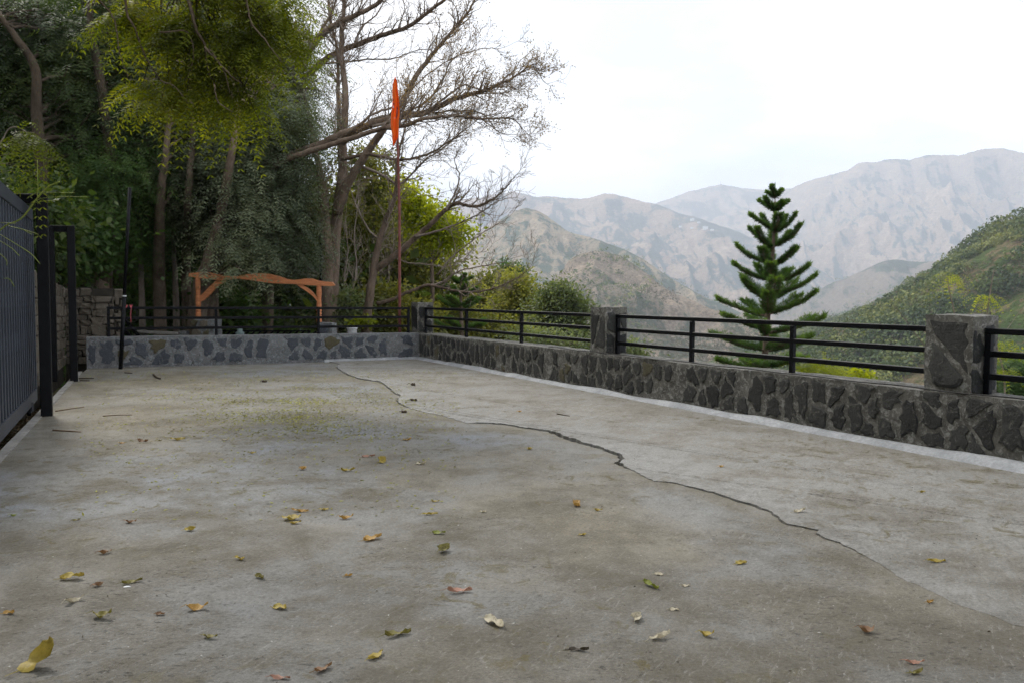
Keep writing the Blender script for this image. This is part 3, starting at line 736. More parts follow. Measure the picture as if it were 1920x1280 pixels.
def board(mb, top, bot, Y0, Y1):
    n = len(top); b0 = len(mb.v)
    for Y in (Y0, Y1):
        sc_ = 1
        for (x, y) in top+bot:
            p = at(x, y, Y0); mb.v.append((p.x, p.y+(Y-Y0), p.z))
    m2 = 2*n
    for i in range(n-1):
        mb.f += [(b0+i, b0+i+1, b0+n+i+1, b0+n+i), (b0+m2+i+1, b0+m2+i, b0+m2+n+i, b0+m2+n+i+1), (b0+i+1, b0+i, b0+m2+i, b0+m2+i+1), (b0+n+i, b0+n+i+1, b0+m2+n+i+1, b0+m2+n+i)]
    mb.f += [(b0, b0+n, b0+m2+n, b0+m2), (b0+n-1, b0+m2+n-1, b0+m2+2*n-1, b0+2*n-1)]
board(mb, top, bot, YP-.05, YP+.05); mb.build('beam', M['wood'], arch)
for (t1, b1_) in (([(374, 556), (382, 549), (392, 538), (402, 529), (412, 522)], [(374, 567), (384, 562), (397, 549), (407, 538), (424, 527)]), ([(556, 534), (566, 541), (578, 549), (588, 557), (595, 566)], [(566, 534), (578, 541), (586, 548), (592, 556), (599, 568)])):
    mb = MB(); board(mb, t1, [(x, y+(0 if i in (0,) else 0)) for i, (x, y) in enumerate(b1_)], YP-.03, YP+.03); mb.build('brace', M['wood'], arch)
for (x, yt, yb, w_) in ((372, 520, 594, 4.5), (598.5, 535, 604, 4.6)):
    s_ = YP/FPX; a = P_(x, yb); h = P_(x, yt).z-a.z; r0 = w_*s_
    prof = [(0, r0*1.1), (h*.10, r0*1.1), (h*.12, r0*.85), (h*.16, r0*1.15), (h*.19, r0*.8), (h*.22, r0*1.15), (h*.26, r0*.9), (h*.30, r0*1.1), (h*.45, r0*1.05), (h*.62, r0*.92), (h*.72, r0*1.0), (h*.74, r0*1.1), (h, r0*1.05)]
    mb = MB(); mb._lathe(a, prof, 14); mb.build('turned_post', M['wood'], arch, smooth=False)
for (x0, x1, y0, ms) in ((363, 400, 597, 'dry'), (596, 622, 604, 'slate_b')):
    mb = rough_box(P_(x0, 600, YP-.2)*1.0+UP*0, Vector((1, 0, 0)), Vector((0, -1, 0)), (x1-x0)*YP/FPX, .45, 1.6, .03, .08, x0); zt = P_(x0, y0).z
    z0 = min(v[2] for v in mb.v); z1 = max(v[2] for v in mb.v); mb.v = [(a, b_, c-z1+zt) for a, b_, c in mb.v]
    o = thing('stone_pier', 'mossy pale stone pier under the left post of the orange arch' if ms == 'dry' else 'small grey stone pier under the right post of the orange arch', 'stone pier', tuple(P_(x0, 630)))
    mb.build('core', M['mortar_b'], o); YPIER = YP-.2
    stone_parts(o, Vector((P_(x0, 600).x, YP-.2, zt-.62)), Vector((1, 0, 0)), Vector((0, -1, 0)), (x1-x0)*YP/FPX, .62, 3, .16, [(ms, .7), ('ochre', .3)], rng=random.Random(x0), proud=.02)
# slanting steel slats, seen below the lowest rail
t = thing('slatted_panel', 'black steel panel of slanting slats beyond the far parapet under the orange arch', 'panel', tuple(P_(480, 635, 19)))
MB().beam(P_(408, 620.5, 19), P_(582, 620.5, 19), .03, .03).build('top_rail', M['black'], t)
for k in range(15):
    x = 412+k*11.5; MB().beam(P_(x, 640, 19), P_(x+20, 621.5, 19), .02, .035).build('slat', M['black'], t)
# dark steel stair rail slanting down on the left, with a pale bench top
t = thing('stair_railing', 'black steel stair railing slanting down beyond the far parapet on the left', 'railing', tuple(P_(245, 635, 17.5)))
for (a, b_) in (((214, 574), (262, 632)), ((212, 597), (248, 634)), ((206, 609), (232, 637))): MB().beam(P_(*a, 17.5), P_(*b_, 17.5), .05, .06).build('rail', M['black'], t)
MB().beam(P_(262, 628, 17.5), P_(262, 660, 17.5), .04, .04, (0, 1, 0)).build('post', M['black'], t)
lp = [P_(246+11*math.cos(a), 590+16*math.sin(a), 17.4) for a in [2*math.pi*k/16 for k in range(17)]]
mb = MB(); mb.tube(lp, .012, 5, cap=False); tag(mb.build('hose_loop', M['cable'], None, lp[0]), 'loop of black hose hanging on the stair railing left of the trunks', 'hose')
t = thing('stone_bench', 'long grey concrete bench top beyond the far parapet, left of the arch', 'bench', tuple(P_(300, 630, 18)))
mb = MB(); mb.beam(P_(258, 621.5, 18), P_(340, 625.5, 18), .35, .05, bev=.008); mb.build('seat', M['conc'], t)
for x in (264, 336): MB().beam(P_(x, 624.8 if x < 300 else 628.5, 18), P_(x, 664, 18), .25, .1, (0, 1, 0)).build('leg', M['conc'], t)
MB().box(P_(343, 624, 18)+Vector((.02, 0, -.05)), .075, .1, .09, bev=.01).build('end_block', M['mortar_b'], t)
for (a, b_, lab) in (((245.5, 575), (245.5, 603), 'pink cloth ribbon with a long tail tied to the far railing'), ((236.5, 575), (236.5, 577), 'small knot of pink cloth tied on the far railing beside the leaning pole')):
    q = thing('ribbon', lab, 'ribbon', tuple(P_(a[0], a[1], 13.0)))
    mb = MB(); mb.beam(P_(a[0]-2.3, 572, 13.02), P_(a[0], 577, 13.0), .012, .01); mb.beam(P_(a[0]+2.3, 572, 13.02), P_(a[0], 577, 13.0), .012, .01); mb.build('bow', M['pink'], q)
    if b_[1] > 580: MB().tube([P_(246, 577, 13), P_(245, 590, 13), P_(245.6, 604, 13)], .006, 4).build('tail', M['pink'], q)
q = thing('garden_statue', 'small pale green garden ornament just beyond the far parapet, centre', 'ornament', tuple(P_(450, 640, 18)))
M['verdigris'] = simple('verdigris', (.16, .24, .24), (.3, .38, .38), 9)
mb = MB(); mb._lathe(P_(450, 645, 18), [(0, .09), (.1, .1), (.14, .05), (.19, .085), (.24, .10), (.27, .05), (.31, .06), (.35, .02)], 10); mb.build('body', M['verdigris'], q, smooth=True)
for s_ in (-1, 1): MB().beam(P_(450, 630, 18), P_(450+6*s_, 626, 18), .03, .04).build('arm', M['verdigris'], q)
q = thing('white_urn', 'small white planter behind the far parapet, left of the flagpole', 'planter', tuple(P_(660, 640, 18)))
mb = MB(); mb._lathe(P_(660, 645, 18), [(0, .05), (.12, .07), (.2, .11), (.3, .10), (.33, .12), (.35, .12)], 12); mb.build('bowl', M['white'], q, smooth=True)
# dark pole with two small white fittings beside the big trunk
q = thing('lamp_pole', 'slim dark pole with two small white fittings behind the right end of the orange arch', 'pole', tuple(P_(602, 600, 21)))
MB().tube([P_(602, 640, 21), P_(601.5, 436, 21)], [.035, .028], 8).build('shaft', M['black'], q)
MB().box(P_(601.5, 470, 20.93), .06, .03, .035, az=(.3, 0, 1)).build('floodlight', M['white'], q)
MB().box(P_(601, 489, 20.93), .025, .03, .045).build('camera_housing', M['white'], q)
# ================================================================ LAND
def ss(x, a, b): return sm(a, b, x)
def land(x, y):
    s = (x-RP.x)*nr.x+(y-RP.y)*nr.y; t = (x-BL.x)*nb.x+(y-BL.y)*nb.y
    w_ = -((x+6.3)*.915+(y-10.65)*.403)            # left of the dry stone wall's line
    h = np.full_like(x, -.32)
    h = h-ss(t, .3, 2.5)*.45
    drop = np.maximum(0, s-.5); h = h-1.6*ss(drop, 0, 2)-.52*np.maximum(0, drop-1)
    h = h+.42*np.maximum(0, w_-1.0)*1.0
    lf = ss(-s, -4, 9)
    h = h+lf*.50*np.maximum(0, t-9)*ss(t, 6, 14)
    n = fbm(np.stack([x*.15, y*.15, 0*x], -1), 4, 5)
    far = ss(np.maximum(np.abs(s), t), 2, 25)
    h = h+n*(.15+2.2*far)
    return np.maximum(h, -300)
u = np.linspace(-1, 1, 190); g = np.sign(u)*np.abs(u)**2.3*420
X, Y = np.meshgrid(g, g+10)
Z = land(X, Y); Z = np.where(Z > 26, 26+(Z-26)*.15, Z)
k = np.arange(189*190).reshape(189, 190)[:, :-1].ravel()
me = mesh_np('ground', np.stack([X.ravel(), Y.ravel(), Z.ravel()], 1), np.stack([k, k+1, k+191, k+190], 1), None, smooth=True)
m, nt, b = newmat('hillside_soil'); P = coords(nt, src='pos')
c = ramp(nt, noise(nt, P, .35, 6, .65), .38, .62, (.035, .045, .015), (.10, .085, .05)); c = mix(nt, .6, c, ramp(nt, noise(nt, P, 3, 6, .7), .3, .7, (.4,)*3, (1.5,)*3), 'MULTIPLY')
nt.links.new(c, b.inputs['Base Color']); b.inputs['Roughness'].default_value = .95; b.inputs['Specular IOR Level'].default_value = .1; M['hill_near'] = m
me.materials.append(m); tag(link('ground', me), kind='structure')
def zland(x, y): return float(land(np.array([float(x)]), np.array([float(y)]))[0])

def hillmat(name, bare, bare2, green, green2, sc_, thr=.5, terr=0, dots=0.0):
    m, nt, b = newmat(name); P = coords(nt, src='pos')
    n1 = noise(nt, P, sc_, 7, .62, .8); n2 = noise(nt, P, sc_*6, 5, .65); n3 = noise(nt, P, sc_*30, 4, .7)
    sep = N(nt, 'ShaderNodeSeparateXYZ'); nt.links.new(N(nt, 'ShaderNodeNewGeometry').outputs['Normal'], sep.inputs[0])
    c1 = ramp(nt, n2, .35, .65, bare, bare2); c2 = ramp(nt, n2, .35, .65, green, green2)
    # scrub patches by noise, more on slopes that face right
    f = math_(nt, 'ADD', n1, math_(nt, 'ADD', math_(nt, 'MULTIPLY', math_(nt, 'SUBTRACT', n3, .5), .5), math_(nt, 'MULTIPLY', math_(nt, 'SUBTRACT', n2, .5), .55)))
    f = math_(nt, 'ADD', f, math_(nt, 'MULTIPLY', sep.outputs[0], .16))
    c = mix(nt, ramp(nt, f, thr-.05, thr+.05), c1, c2)
    if terr:
        wv = N(nt, 'ShaderNodeTexWave', bands_direction='Z'); wv.inputs['Scale'].default_value = terr; wv.inputs['Distortion'].default_value = 6; wv.inputs['Detail'].default_value = 3; wv.inputs['Detail Scale'].default_value = .4
        nt.links.new(P, wv.inputs['Vector']); c = mix(nt, .12 if name == 'mountain_far' else .45, c, ramp(nt, wv.outputs[0], .2, .7, (.6, .62, .6), (1.15, 1.12, 1.08)), 'MULTIPLY')
    c = mix(nt, .9, c, ramp(nt, n3, .32, .68, (.55,)*3, (1.4,)*3), 'MULTIPLY')
    nt.links.new(c, b.inputs['Base Color']); b.inputs['Roughness'].default_value = .95; b.inputs['Specular IOR Level'].default_value = .05
    bump(nt, b, math_(nt, 'ADD', n2, math_(nt, 'MULTIPLY', n3, .35)), .35/sc_, .6)
    return m
RIDGE = {}
def ridge(name, crest, foot, fz, mat, nu=420, nv=120, amp=100, gl=500, s=0, back=900, bz=-400, prof=1.0, crestamp=.0, gamp=1.0, bx=0):
    """crest: (px, py, distance) along the skyline; foot: horizontal offset (dx, dy) of the slope's foot; fz: its height"""
    crest = sorted(crest); px = np.array([c[0] for c in crest], float)
    pts = np.array([tuple(at(*c)) for c in crest]); q = np.linspace(px[0], px[-1], nu)
    C = np.stack([np.interp(q, px, pts[:, i]) for i in range(3)], 1)
    ker = np.array([1, 2, 1])/4
    for i in range(3): C[1:-1, i] = np.convolve(C[:, i], ker, 'valid')
    seg = np.r_[0, np.cumsum(np.linalg.norm(np.diff(C[:, :2], axis=0), axis=1))]
    dist = np.mean(C[:, 1]); C[:, 2] += fbm(np.stack([seg/gl*5, seg*0, seg*0+s], 1), 5, s+31, gain=.62)*crestamp
    V = []; rows = np.r_[np.linspace(-1, 0, 9)[:-1], np.linspace(0, 1, nv)**1.15]
    for t in rows:
        if t < 0: P_ = C+np.array([bx, back, 0])*(-t); P_[:, 2] = C[:, 2]*(1+t)+bz*(-t)
        else:
            P_ = C.copy(); P_[:, 0] += foot[0]*t; P_[:, 1] += foot[1]*t
            pf = t**prof; P_[:, 2] = C[:, 2]*(1-pf)+fz*pf
            wgt = sm(0, .10, t)*(1-.3*t)
            L_ = math.hypot(*foot)*t
            wob = fbm(np.stack([seg/gl*.7, np.full_like(seg, L_/gl*.9), seg*0+s], 1), 3, s+3)
            g1 = fbm(np.stack([seg/gl+wob*.55+L_/gl*.12, np.full_like(seg, L_/gl*.28), seg*0+s], 1), 6, s, ridged=True, gain=.58)
            g2 = fbm(P_*np.array([1, 1, 0])/(gl*.55)+s, 5, s+9, ridged=True)
            P_[:, 2] += ((g1-.72)*gamp*1.25+(g2-.6)*.55)*amp*wgt
        V.append(P_)
    V = np.concatenate(V); nr_ = len(rows); k = np.arange((nr_-1)*nu).reshape(nr_-1, nu)[:, :-1].ravel()
    me = mesh_np(name, V, np.stack([k, k+nu, k+nu+1, k+1], 1), mat, smooth=True); o = tag(link(name, me), kind='structure')
    RIDGE[name+str(s)] = (V.reshape(nr_, nu, 3), rows); return V.reshape(nr_, nu, 3), rows
TAN, TAN2 = (.30, .22, .165), (.47, .36, .27); GR, GR2 = (.03, .05, .05), (.07, .09, .075)
HM = {'far': hillmat('mountain_far', TAN, TAN2, GR, GR2, .0036, .50, .02),
      'cone': hillmat('hill_terraced', (.32, .25, .17), (.46, .37, .26), (.040, .065, .040), (.09, .12, .07), .005, .53, .11),
      'brown': hillmat('hill_brown', (.22, .175, .135), (.40, .32, .24), (.05, .065, .04), (.09, .105, .06), .007, .53),
      'blue': hillmat('hill_scrub', (.19, .15, .12), (.27, .22, .17), (.030, .050, .035), (.06, .085, .05), .007, .47),
      'green': hillmat('hill_green', (.16, .12, .07), (.24, .19, .11), (.035, .060, .018), (.075, .105, .03), .018, .42)}
# far skyline, left half
ridge('mountain', [(500, 420, 5600), (640, 395, 5500), (760, 392, 5400), (850, 380, 5300), (900, 371, 5200), (924, 366, 5200), (958, 361, 5200), (985, 364, 5200), (1010, 369, 5200), (1037, 371, 5200), (1080, 372, 5200), (1121, 369, 5150), (1135, 364, 5100), (1150, 362, 5100), (1165, 366, 5100), (1180, 373, 5050), (1205, 379, 5000), (1232, 384, 4900), (1270, 400, 4800), (1340, 420, 4700), (1420, 450, 4600), (1560, 520, 4500)],
      (-150, -2600), -260, HM['far'], 420, 110, 130, 560, 1, crestamp=14)
ridge('mountain', [(1120, 420, 7400), (1180, 400, 7400), (1222, 386, 7400), (1236, 380, 7400), (1262, 370, 7400), (1290, 360, 7400), (1325, 351, 7400), (1352, 345, 7400), (1372, 350, 7400), (1391, 354, 7400), (1436, 357, 7400), (1480, 353, 7400), (1540, 360, 7500), (1640, 380, 7400)],
      (-100, -3600), -200, HM['far'], 260, 90, 150, 800, 2, crestamp=14)
ridge('mountain', [(1330, 470, 6600), (1400, 420, 6500), (1440, 372, 6400), (1462, 362, 6300), (1490, 352, 6200), (1512, 340, 6100), (1543, 331, 6000), (1562, 325, 6000), (1590, 318, 5900), (1606, 309, 5900), (1618, 306, 5900), (1640, 306, 5900), (1660, 300, 5900), (1685, 300, 5800), (1706, 303, 5800), (1730, 294, 5700), (1751, 288, 5700), (1775, 290, 5700), (1796, 293, 5600), (1820, 284, 5500), (1847, 277, 5500), (1865, 277, 5500), (1885, 281, 5400), (1920, 289, 5300), (1990, 300, 5200), (2100, 320, 5100), (2300, 360, 5000)],
      (-900, -3300), -260, HM['far'], 560, 180, 330, 900, 6, crestamp=20, prof=.86)
# middle: terraced cone, brown spur, scrub-covered spur
ridge('hill', [(620, 640, 2500), (740, 560, 2450), (820, 500, 2400), (874, 457, 2350), (900, 436, 2300), (926, 420, 2300), (950, 405, 2300), (968, 395, 2300), (986, 389, 2300), (1004, 393, 2300), (1024, 405, 2300), (1045, 420, 2280), (1065, 433, 2250), (1095, 443, 2250), (1125, 452, 2200), (1155, 462, 2200), (1180, 472, 2150), (1205, 485, 2150), (1235, 505, 2100), (1262, 524, 2100), (1300, 546, 2000), (1346, 569, 2000), (1420, 600, 1950), (1540, 640, 1900)],
      (-40, -900), -190, HM['cone'], 420, 110, 42, 330, 11, crestamp=5)
ridge('hill', [(880, 640, 1150), (980, 575, 1150), (1030, 532, 1150), (1054, 513, 1150), (1064, 492, 1150), (1078, 480, 1150), (1093, 475, 1150), (1112, 471, 1150), (1132, 471, 1150), (1150, 476, 1150), (1166, 482, 1140), (1184, 493, 1130), (1202, 507, 1120), (1222, 522, 1110), (1245, 538, 1100), (1268, 552, 1090), (1292, 562, 1080), (1330, 576, 1060), (1385, 596, 1030), (1450, 612, 1000), (1560, 640, 950), (1700, 690, 900)],
      (-60, -560), -130, HM['brown'], 460, 120, 22, 160, 21, crestamp=3)
ridge('hill', [(1380, 640, 3000), (1450, 590, 2950), (1500, 560, 2900), (1527, 549, 2900), (1553, 533, 2900), (1580, 524, 2850), (1601, 514, 2850), (1627, 503, 2800), (1645, 494, 2800), (1660, 489, 2800), (1681, 487, 2800), (1700, 490, 2800), (1725, 491, 2750), (1752, 490, 2700), (1787, 481, 2700), (1840, 460, 2650), (1920, 430, 2600), (2060, 390, 2500)],
      (-500, -1500), -200, HM['blue'], 380, 110, 60, 420, 32, crestamp=6)
# green hillside on the right, close
GV, GRW = ridge('hill', [(1380, 655, 1150), (1450, 633, 1080), (1500, 617, 1020), (1553, 600, 960), (1606, 584, 880), (1649, 571, 800), (1673, 554, 740), (1702, 531, 680), (1731, 518, 620), (1766, 503, 570), (1792, 479, 530), (1821, 463, 500), (1829, 450, 480), (1859, 431, 460), (1880, 415, 440), (1920, 402, 420), (1980, 380, 400), (2080, 350, 380), (2250, 300, 360), (2500, 240, 340)],
      (-235, -110), -78, HM['green'], 420, 150, 9, 75, 41, back=120, bz=-100, crestamp=2, bx=300)
# valley floor under everything
g = np.linspace(-1, 1, 100); gx = np.sign(g)*np.abs(g)**1.6*8400; gy = (np.linspace(0, 1, 100)**1.8)*10400-1200
X, Y = np.meshgrid(gx, gy); Z = -290+fbm(np.stack([X/500, Y/500, X*0], -1), 4, 77)*22
k = np.arange(99*100).reshape(99, 100)[:, :-1].ravel()
tag(link('valley', mesh_np('valley', np.stack([X.ravel(), Y.ravel(), Z.ravel()], 1), np.stack([k, k+1, k+101, k+100], 1), HM['blue'], smooth=True)), kind='structure')

# ---- scrub and woods far off: one mass per hillside
rng = np.random.default_rng(5)
def diamonds(P_, D, S, L_, W_):
    """leaf-sized four-cornered faces: base P, direction D, side S, length L, width W"""
    L_ = np.asarray(L_).reshape(-1, 1); W_ = np.asarray(W_).reshape(-1, 1)
    v = np.stack([P_, P_+D*L_*.45+S*W_*.5, P_+D*L_, P_+D*L_*.45-S*W_*.5], 1).reshape(-1, 3)
    return v, np.arange(len(v)).reshape(-1, 4)
def unit(n):
    v = rng.normal(size=(n, 3)); return v/np.linalg.norm(v, axis=1, keepdims=True)
def scrub(name, V, n, size, per, mat, thr, s, tmax=1.0, tall=1.0, big=.36):
    nr_, nu = V.shape[:2]; i = 8+(rng.random(n*3)**.8*(nr_-10)*tmax).astype(int); j = rng.integers(0, nu-1, n*3)
    a = V[i, j]; c_ = a+(V[np.minimum(i+1, nr_-1), j]-a)*rng.random((n*3, 1))+(V[i, j+1]-a)*rng.random((n*3, 1))
    d = fbm(c_*np.array([1, 1, .0])/(size*14)+s, 3, s); keep = d > thr; c_ = c_[keep][:n]
    r = size*np.clip(np.exp(rng.normal(0, .45, len(c_))), .35, 1.9)*.48
    k = np.repeat(np.arange(len(c_)), per); dr = unit(len(k)); dr[:, 2] = np.abs(dr[:, 2])*1.0-.15
    rr = r[k][:, None]; pos = c_[k]+dr*rr*np.array([1, 1, tall])*(.72+.35*rng.random((len(k), 1)))+np.array([0, 0, 1])*rr*.55
    nrm = dr+unit(len(k))*.7; nrm /= np.linalg.norm(nrm, axis=1, keepdims=True)
    t = np.cross(nrm, unit(len(k))); t /= np.linalg.norm(t, axis=1, keepdims=True); sd_ = np.cross(nrm, t); l = np.minimum(r[k]*big*(1+rng.random(len(k))), size*.42)
    v, f = diamonds(pos-t*l[:, None]/2, t, sd_, l, l*.8)
    tint = np.clip(rng.random(len(c_))[k]*.75+rng.random(len(k))*.25, 0, 1)
    tag(link(name, mesh_np(name, v, f, mat, tint)), kind='stuff')
M['scrub_g'] = leafmat('scrub_green', (.016, .036, .014), (.075, .11, .030), (.26, .27, .07), .2, .7, .02)
M['scrub_b'] = leafmat('scrub_brown', (.060, .058, .035), (.12, .10, .06), (.20, .15, .10), .15, .8, .01)
scrub('scrub', GV[:, :290], 13500, 5.0, 23, M['scrub_g'], -.24, 3, .97, 1.0, .23)
scrub('scrub', GV[:, :300], 2600, 3.4, 14, M['scrub_b'], -.25, 8, .97, 1.0, .25)
scrub('scrub', RIDGE['hill21'][0], 4500, 7, 7, M['scrub_b'], -.02, 4)
scrub('scrub', RIDGE['hill21'][0], 2600, 8, 7, M['scrub_g'], .14, 6)
scrub('scrub', RIDGE['hill11'][0], 2600, 9, 6, M['scrub_g'], .08, 5)
scrub('scrub', RIDGE['hill32'][0], 2500, 16, 6, M['scrub_g'], -.05, 7)
# tiny pale houses on the far slopes
M['house_wall'] = simple('house_wall', (.6, .6, .6), (.75, .74, .72), .2); M['house_roof'] = simple('house_roof', (.35, .40, .46), (.55, .58, .62), .2)
for i, (x, y, D_, w_) in enumerate([(1296, 413, 4200, 40), (1310, 417, 4150, 30), (1322, 430, 4100, 46), (1335, 431, 4100, 30), (1296, 394+36, 4100, 26), (1852, 428, 3600, 30), (1862, 425, 3600, 24), (1844, 431, 3600, 22), (1275, 426, 4200, 26)]):
    best = None                               # stand it on the mountain that the photograph's ray meets
    d = ray(x, y); hit, loc, nrm, idx, ob, mx = None, None, None, None, None, None
    HOUSES = globals().setdefault('HOUSES', []); HOUSES.append((x, y, w_*.55))

# ---- haze
hb = MB(); hb.box((0, 3900, 360), 9000, 5600, 760-.0)
m = bpy.data.materials.new('haze'); m.use_nodes = True; nt = m.node_tree; nt.nodes.clear()
o_ = N(nt, 'ShaderNodeOutputMaterial'); v_ = N(nt, 'ShaderNodeVolumePrincipled'); v_.inputs['Color'].default_value = (.80, .88, 1.0, 1); HAZE = 1.75e-4
v_.inputs['Density'].default_value = HAZE; v_.inputs['Anisotropy'].default_value = .1; nt.links.new(v_.outputs[0], o_.inputs['Volume'])
ho = hb.build('haze', m, None, (0, 3900, 360)); tag(ho, kind='stuff'); ho.display_type = 'WIRE'
# ================================================================ TREES
def kn(v): return v/np.maximum(np.linalg.norm(v, axis=1, keepdims=True), 1e-9)
FLAT = [.55]
def crown_points(lobes, n, clump=.35, shell=.55, per=26, seed=0):
    """clump centres inside ellipsoid lobes [(centre, (rx, ry, rz))], then points spread round each clump"""
    g = np.random.default_rng(seed); vol = np.array([l[1][0]*l[1][1]*l[1][2] for l in lobes])**.67; vol /= vol.sum()
    nc = max(4, n//per); li = g.choice(len(lobes), nc, p=vol); C = np.array([tuple(l[0]) for l in lobes])[li]; Rr = np.array([l[1] for l in lobes], float)[li]
    d = g.normal(size=(nc, 3)); d = kn(d); r = shell+(1-shell)*g.random((nc, 1))**.7; r *= 1+.18*g.normal(size=(nc, 1))
    cc = C+d*Rr*r; k = g.integers(0, nc, n); cs = clump*(.6+.8*g.random(nc))
    off = g.normal(size=(n, 3))*np.array([1, 1, FLAT[0]])*cs[k][:, None]
    return cc[k]+off, kn(d[k]*.7+off/clump*.5), cc, k, g
def fronds(P_, D, g, L_=.3, pairs=6, ll=.07, lw=.02, droop=.5, tint=None):
    n = len(P_); D = kn(D); up = np.array([0, 0, 1.0]); S = kn(np.cross(D, up)+1e-6); q = (np.arange(pairs)+.6)/pairs
    Lr = L_*(.65+.7*g.random(n)); vs = []; tt = []
    rollv = kn(S+g.normal(size=(n, 3))*.25)
    for a in q:
        c = P_+D*(Lr*a)[:, None]-up*(Lr*droop*a*a)[:, None]; tan = kn(D-up*2*droop*a)
        for s_ in (-1, 1):
            d2 = kn(rollv*s_*.9+tan*.55-up*.18); nrm = np.cross(d2, tan); sd_ = kn(tan)
            l = ll*(1-.45*abs(a-.45)*1.6)*(.8+.4*g.random(n)); v, f = diamonds(c, d2, sd_, l, np.full(n, lw)); vs.append(v); tt.append(tint if tint is not None else g.random(n))
    v = np.concatenate(vs); return v, np.arange(len(v)).reshape(-1, 4), np.concatenate(tt)
def leaves(P_, D, g, l=.09, w_=.045, droop=.35, spread=.9):
    n = len(P_); d = kn(D+g.normal(size=(n, 3))*spread-np.array([0, 0, droop])); s_ = kn(np.cross(d, kn(g.normal(size=(n, 3))*.8+np.array([0, 0, 1.]))))
    v, f = diamonds(P_, d, s_, l*(.6+.8*g.random(n)), w_*(.6+.8*g.random(n))); return v, f
def crown(parent, lobes, n, kind, mat, seed, clump=.35, shell=.5, size=1.0, per=26, droop=.5, name='crown'):
    P_, D, cc, k, g = crown_points(lobes, n, clump, shell, per, seed)
    ct = g.random(len(cc))[k]
    if kind == 'frond':
        D = kn(D*np.array([1, 1, .5])-np.array([0, 0, .15])+g.normal(size=P_.shape)*.35); v, f, t = fronds(P_, D, g, .36*size, 7, .068*size, .022*size, droop, tint=ct*.7+.3*g.random(len(P_)))
    elif kind == 'spray':       # long arching fronds that fan out from each twig end
        q = g.normal(size=(len(P_), 3))*np.array([clump, clump, clump*.3])*.45; C_ = cc[k]+q; D = kn(g.normal(size=P_.shape)*np.array([1, 1, .25])+kn(D)*.5-np.array([0, 0, .1]))
        v, f, t = fronds(C_, D, g, .50*size, 10, .105*size, .026*size, droop, tint=ct*.75+.25*g.random(len(P_)))
    elif kind == 'fine':
        D = kn(D*np.array([1, 1, .4])-np.array([0, 0, .3])+g.normal(size=P_.shape)*.4); v, f, t = fronds(P_, D, g, .24*size, 4, .11*size, .024*size, droop, tint=ct*.85+.15*g.random(len(P_)))
    else:
        v, f = leaves(P_, D, g, .10*size, .055*size); t = ct*.55+.45*g.random(len(P_))
    wb = np.array(parent['wb']); me = mesh_np(name, v-wb, f, mat, np.clip(t, 0, 1)); o = link(name, me, parent)
    if name == 'leaf_tuft': o['kind'] = 'stuff'
    return cc
def curve_pts(pts, n=6, jit=0.0, rr=None):
    """Catmull-Rom through the points"""
    pts = [Vector(p) for p in pts]; P_ = [pts[0]*2-pts[1]]+pts+[pts[-1]*2-pts[-2]]; out = []
    for i in range(1, len(P_)-2):
        for k in range(n):
            t = k/n; a, b_, c, d = P_[i-1], P_[i], P_[i+1], P_[i+2]
            p = .5*((2*b_)+(c-a)*t+(2*a-5*b_+4*c-d)*t*t+(3*b_-a-3*c+d)*t**3)
            if rr and jit: p = p+Vector((rr.uniform(-jit, jit), rr.uniform(-jit, jit), rr.uniform(-jit, jit)))
            out.append(p)
    out.append(pts[-1]); return out
def tree(label, base, lobes, n, kind='leaf', leaf='leaf_green', bark='bark', tr=.14, seed=1, clump=.35, shell=.5, size=1.0, name='broadleaf_tree', group=None, trunk_pts=None, per=26, limbs=14, lstart=.35, extra=None, droop=.5):
    rr = random.Random(seed); base = Vector(base); base.z = zland(base.x, base.y)-.1 if base.z > -90 else base.z
    t = thing(name, label, 'tree', tuple(base), group)
    cc = crown(t, lobes, n, kind, M[leaf], seed, clump, shell, size, per, droop)
    cen = Vector(lobes[0][0]); top = cen+Vector((0, 0, lobes[0][1][2]*.35))
    if trunk_pts is None:
        a = base; tp = [a, a.lerp(cen, .35)+Vector((rr.uniform(-.2, .2), rr.uniform(-.1, .1), 0)), a.lerp(cen, .7)+Vector((rr.uniform(-.2, .2), 0, 0)), top]
    else: tp = [base]+[Vector(p) for p in trunk_pts]
    tc_ = curve_pts(tp, 6, tr*.06, rr); mb = MB(); nT = len(tc_)
    mb.tube(tc_, [tr*(1.25 if i == 0 else 1)*(1-.72*i/(nT-1)) for i in range(nT)], 10); mb.build('trunk', M[bark], t, smooth=True)
    lb = MB(); start = int(nT*lstart)
    tgt = [Vector(l[0]) for l in lobes[1:]]+[Vector(cc[rr.randrange(len(cc))]) for _ in range(limbs)]
    for q in tgt:
        best = min(range(start, nT), key=lambda i: (tc_[i]-q).length+max(0, tc_[i].z-q.z+.3)*2); s_ = tc_[best]; d = (q-s_).length
        if d < .3: continue
        mid = s_.lerp(q, .5)+Vector((rr.uniform(-.12, .12)*d, rr.uniform(-.12, .12)*d, .10*d)); r0 = min(tr*(1-.72*best/(nT-1))*.6, .012+d*.020)
        cp = curve_pts([s_, mid, q], 4, .02*d, rr); lb.tube(cp, [r0*(1-.8*i/(len(cp)-1)) for i in range(len(cp))], 5, cap=False)
        for _ in range(4):
            j = rr.randrange(2, len(cp)-1); e = cp[j]+Vector((rr.uniform(-1, 1), rr.uniform(-1, 1), rr.uniform(-.3, .8)))*d*.28
            c2 = curve_pts([cp[j], cp[j].lerp(e, .5)+Vector((0, 0, .04*d)), e], 3, .01*d, rr); lb.tube(c2, [r0*.4*(1-.7*i/(len(c2)-1)) for i in range(len(c2))], 4, cap=False)
    if lb.v: lb.build('limbs', M[bark], t, smooth=True)
    if extra: extra(t, tc_)
    return t
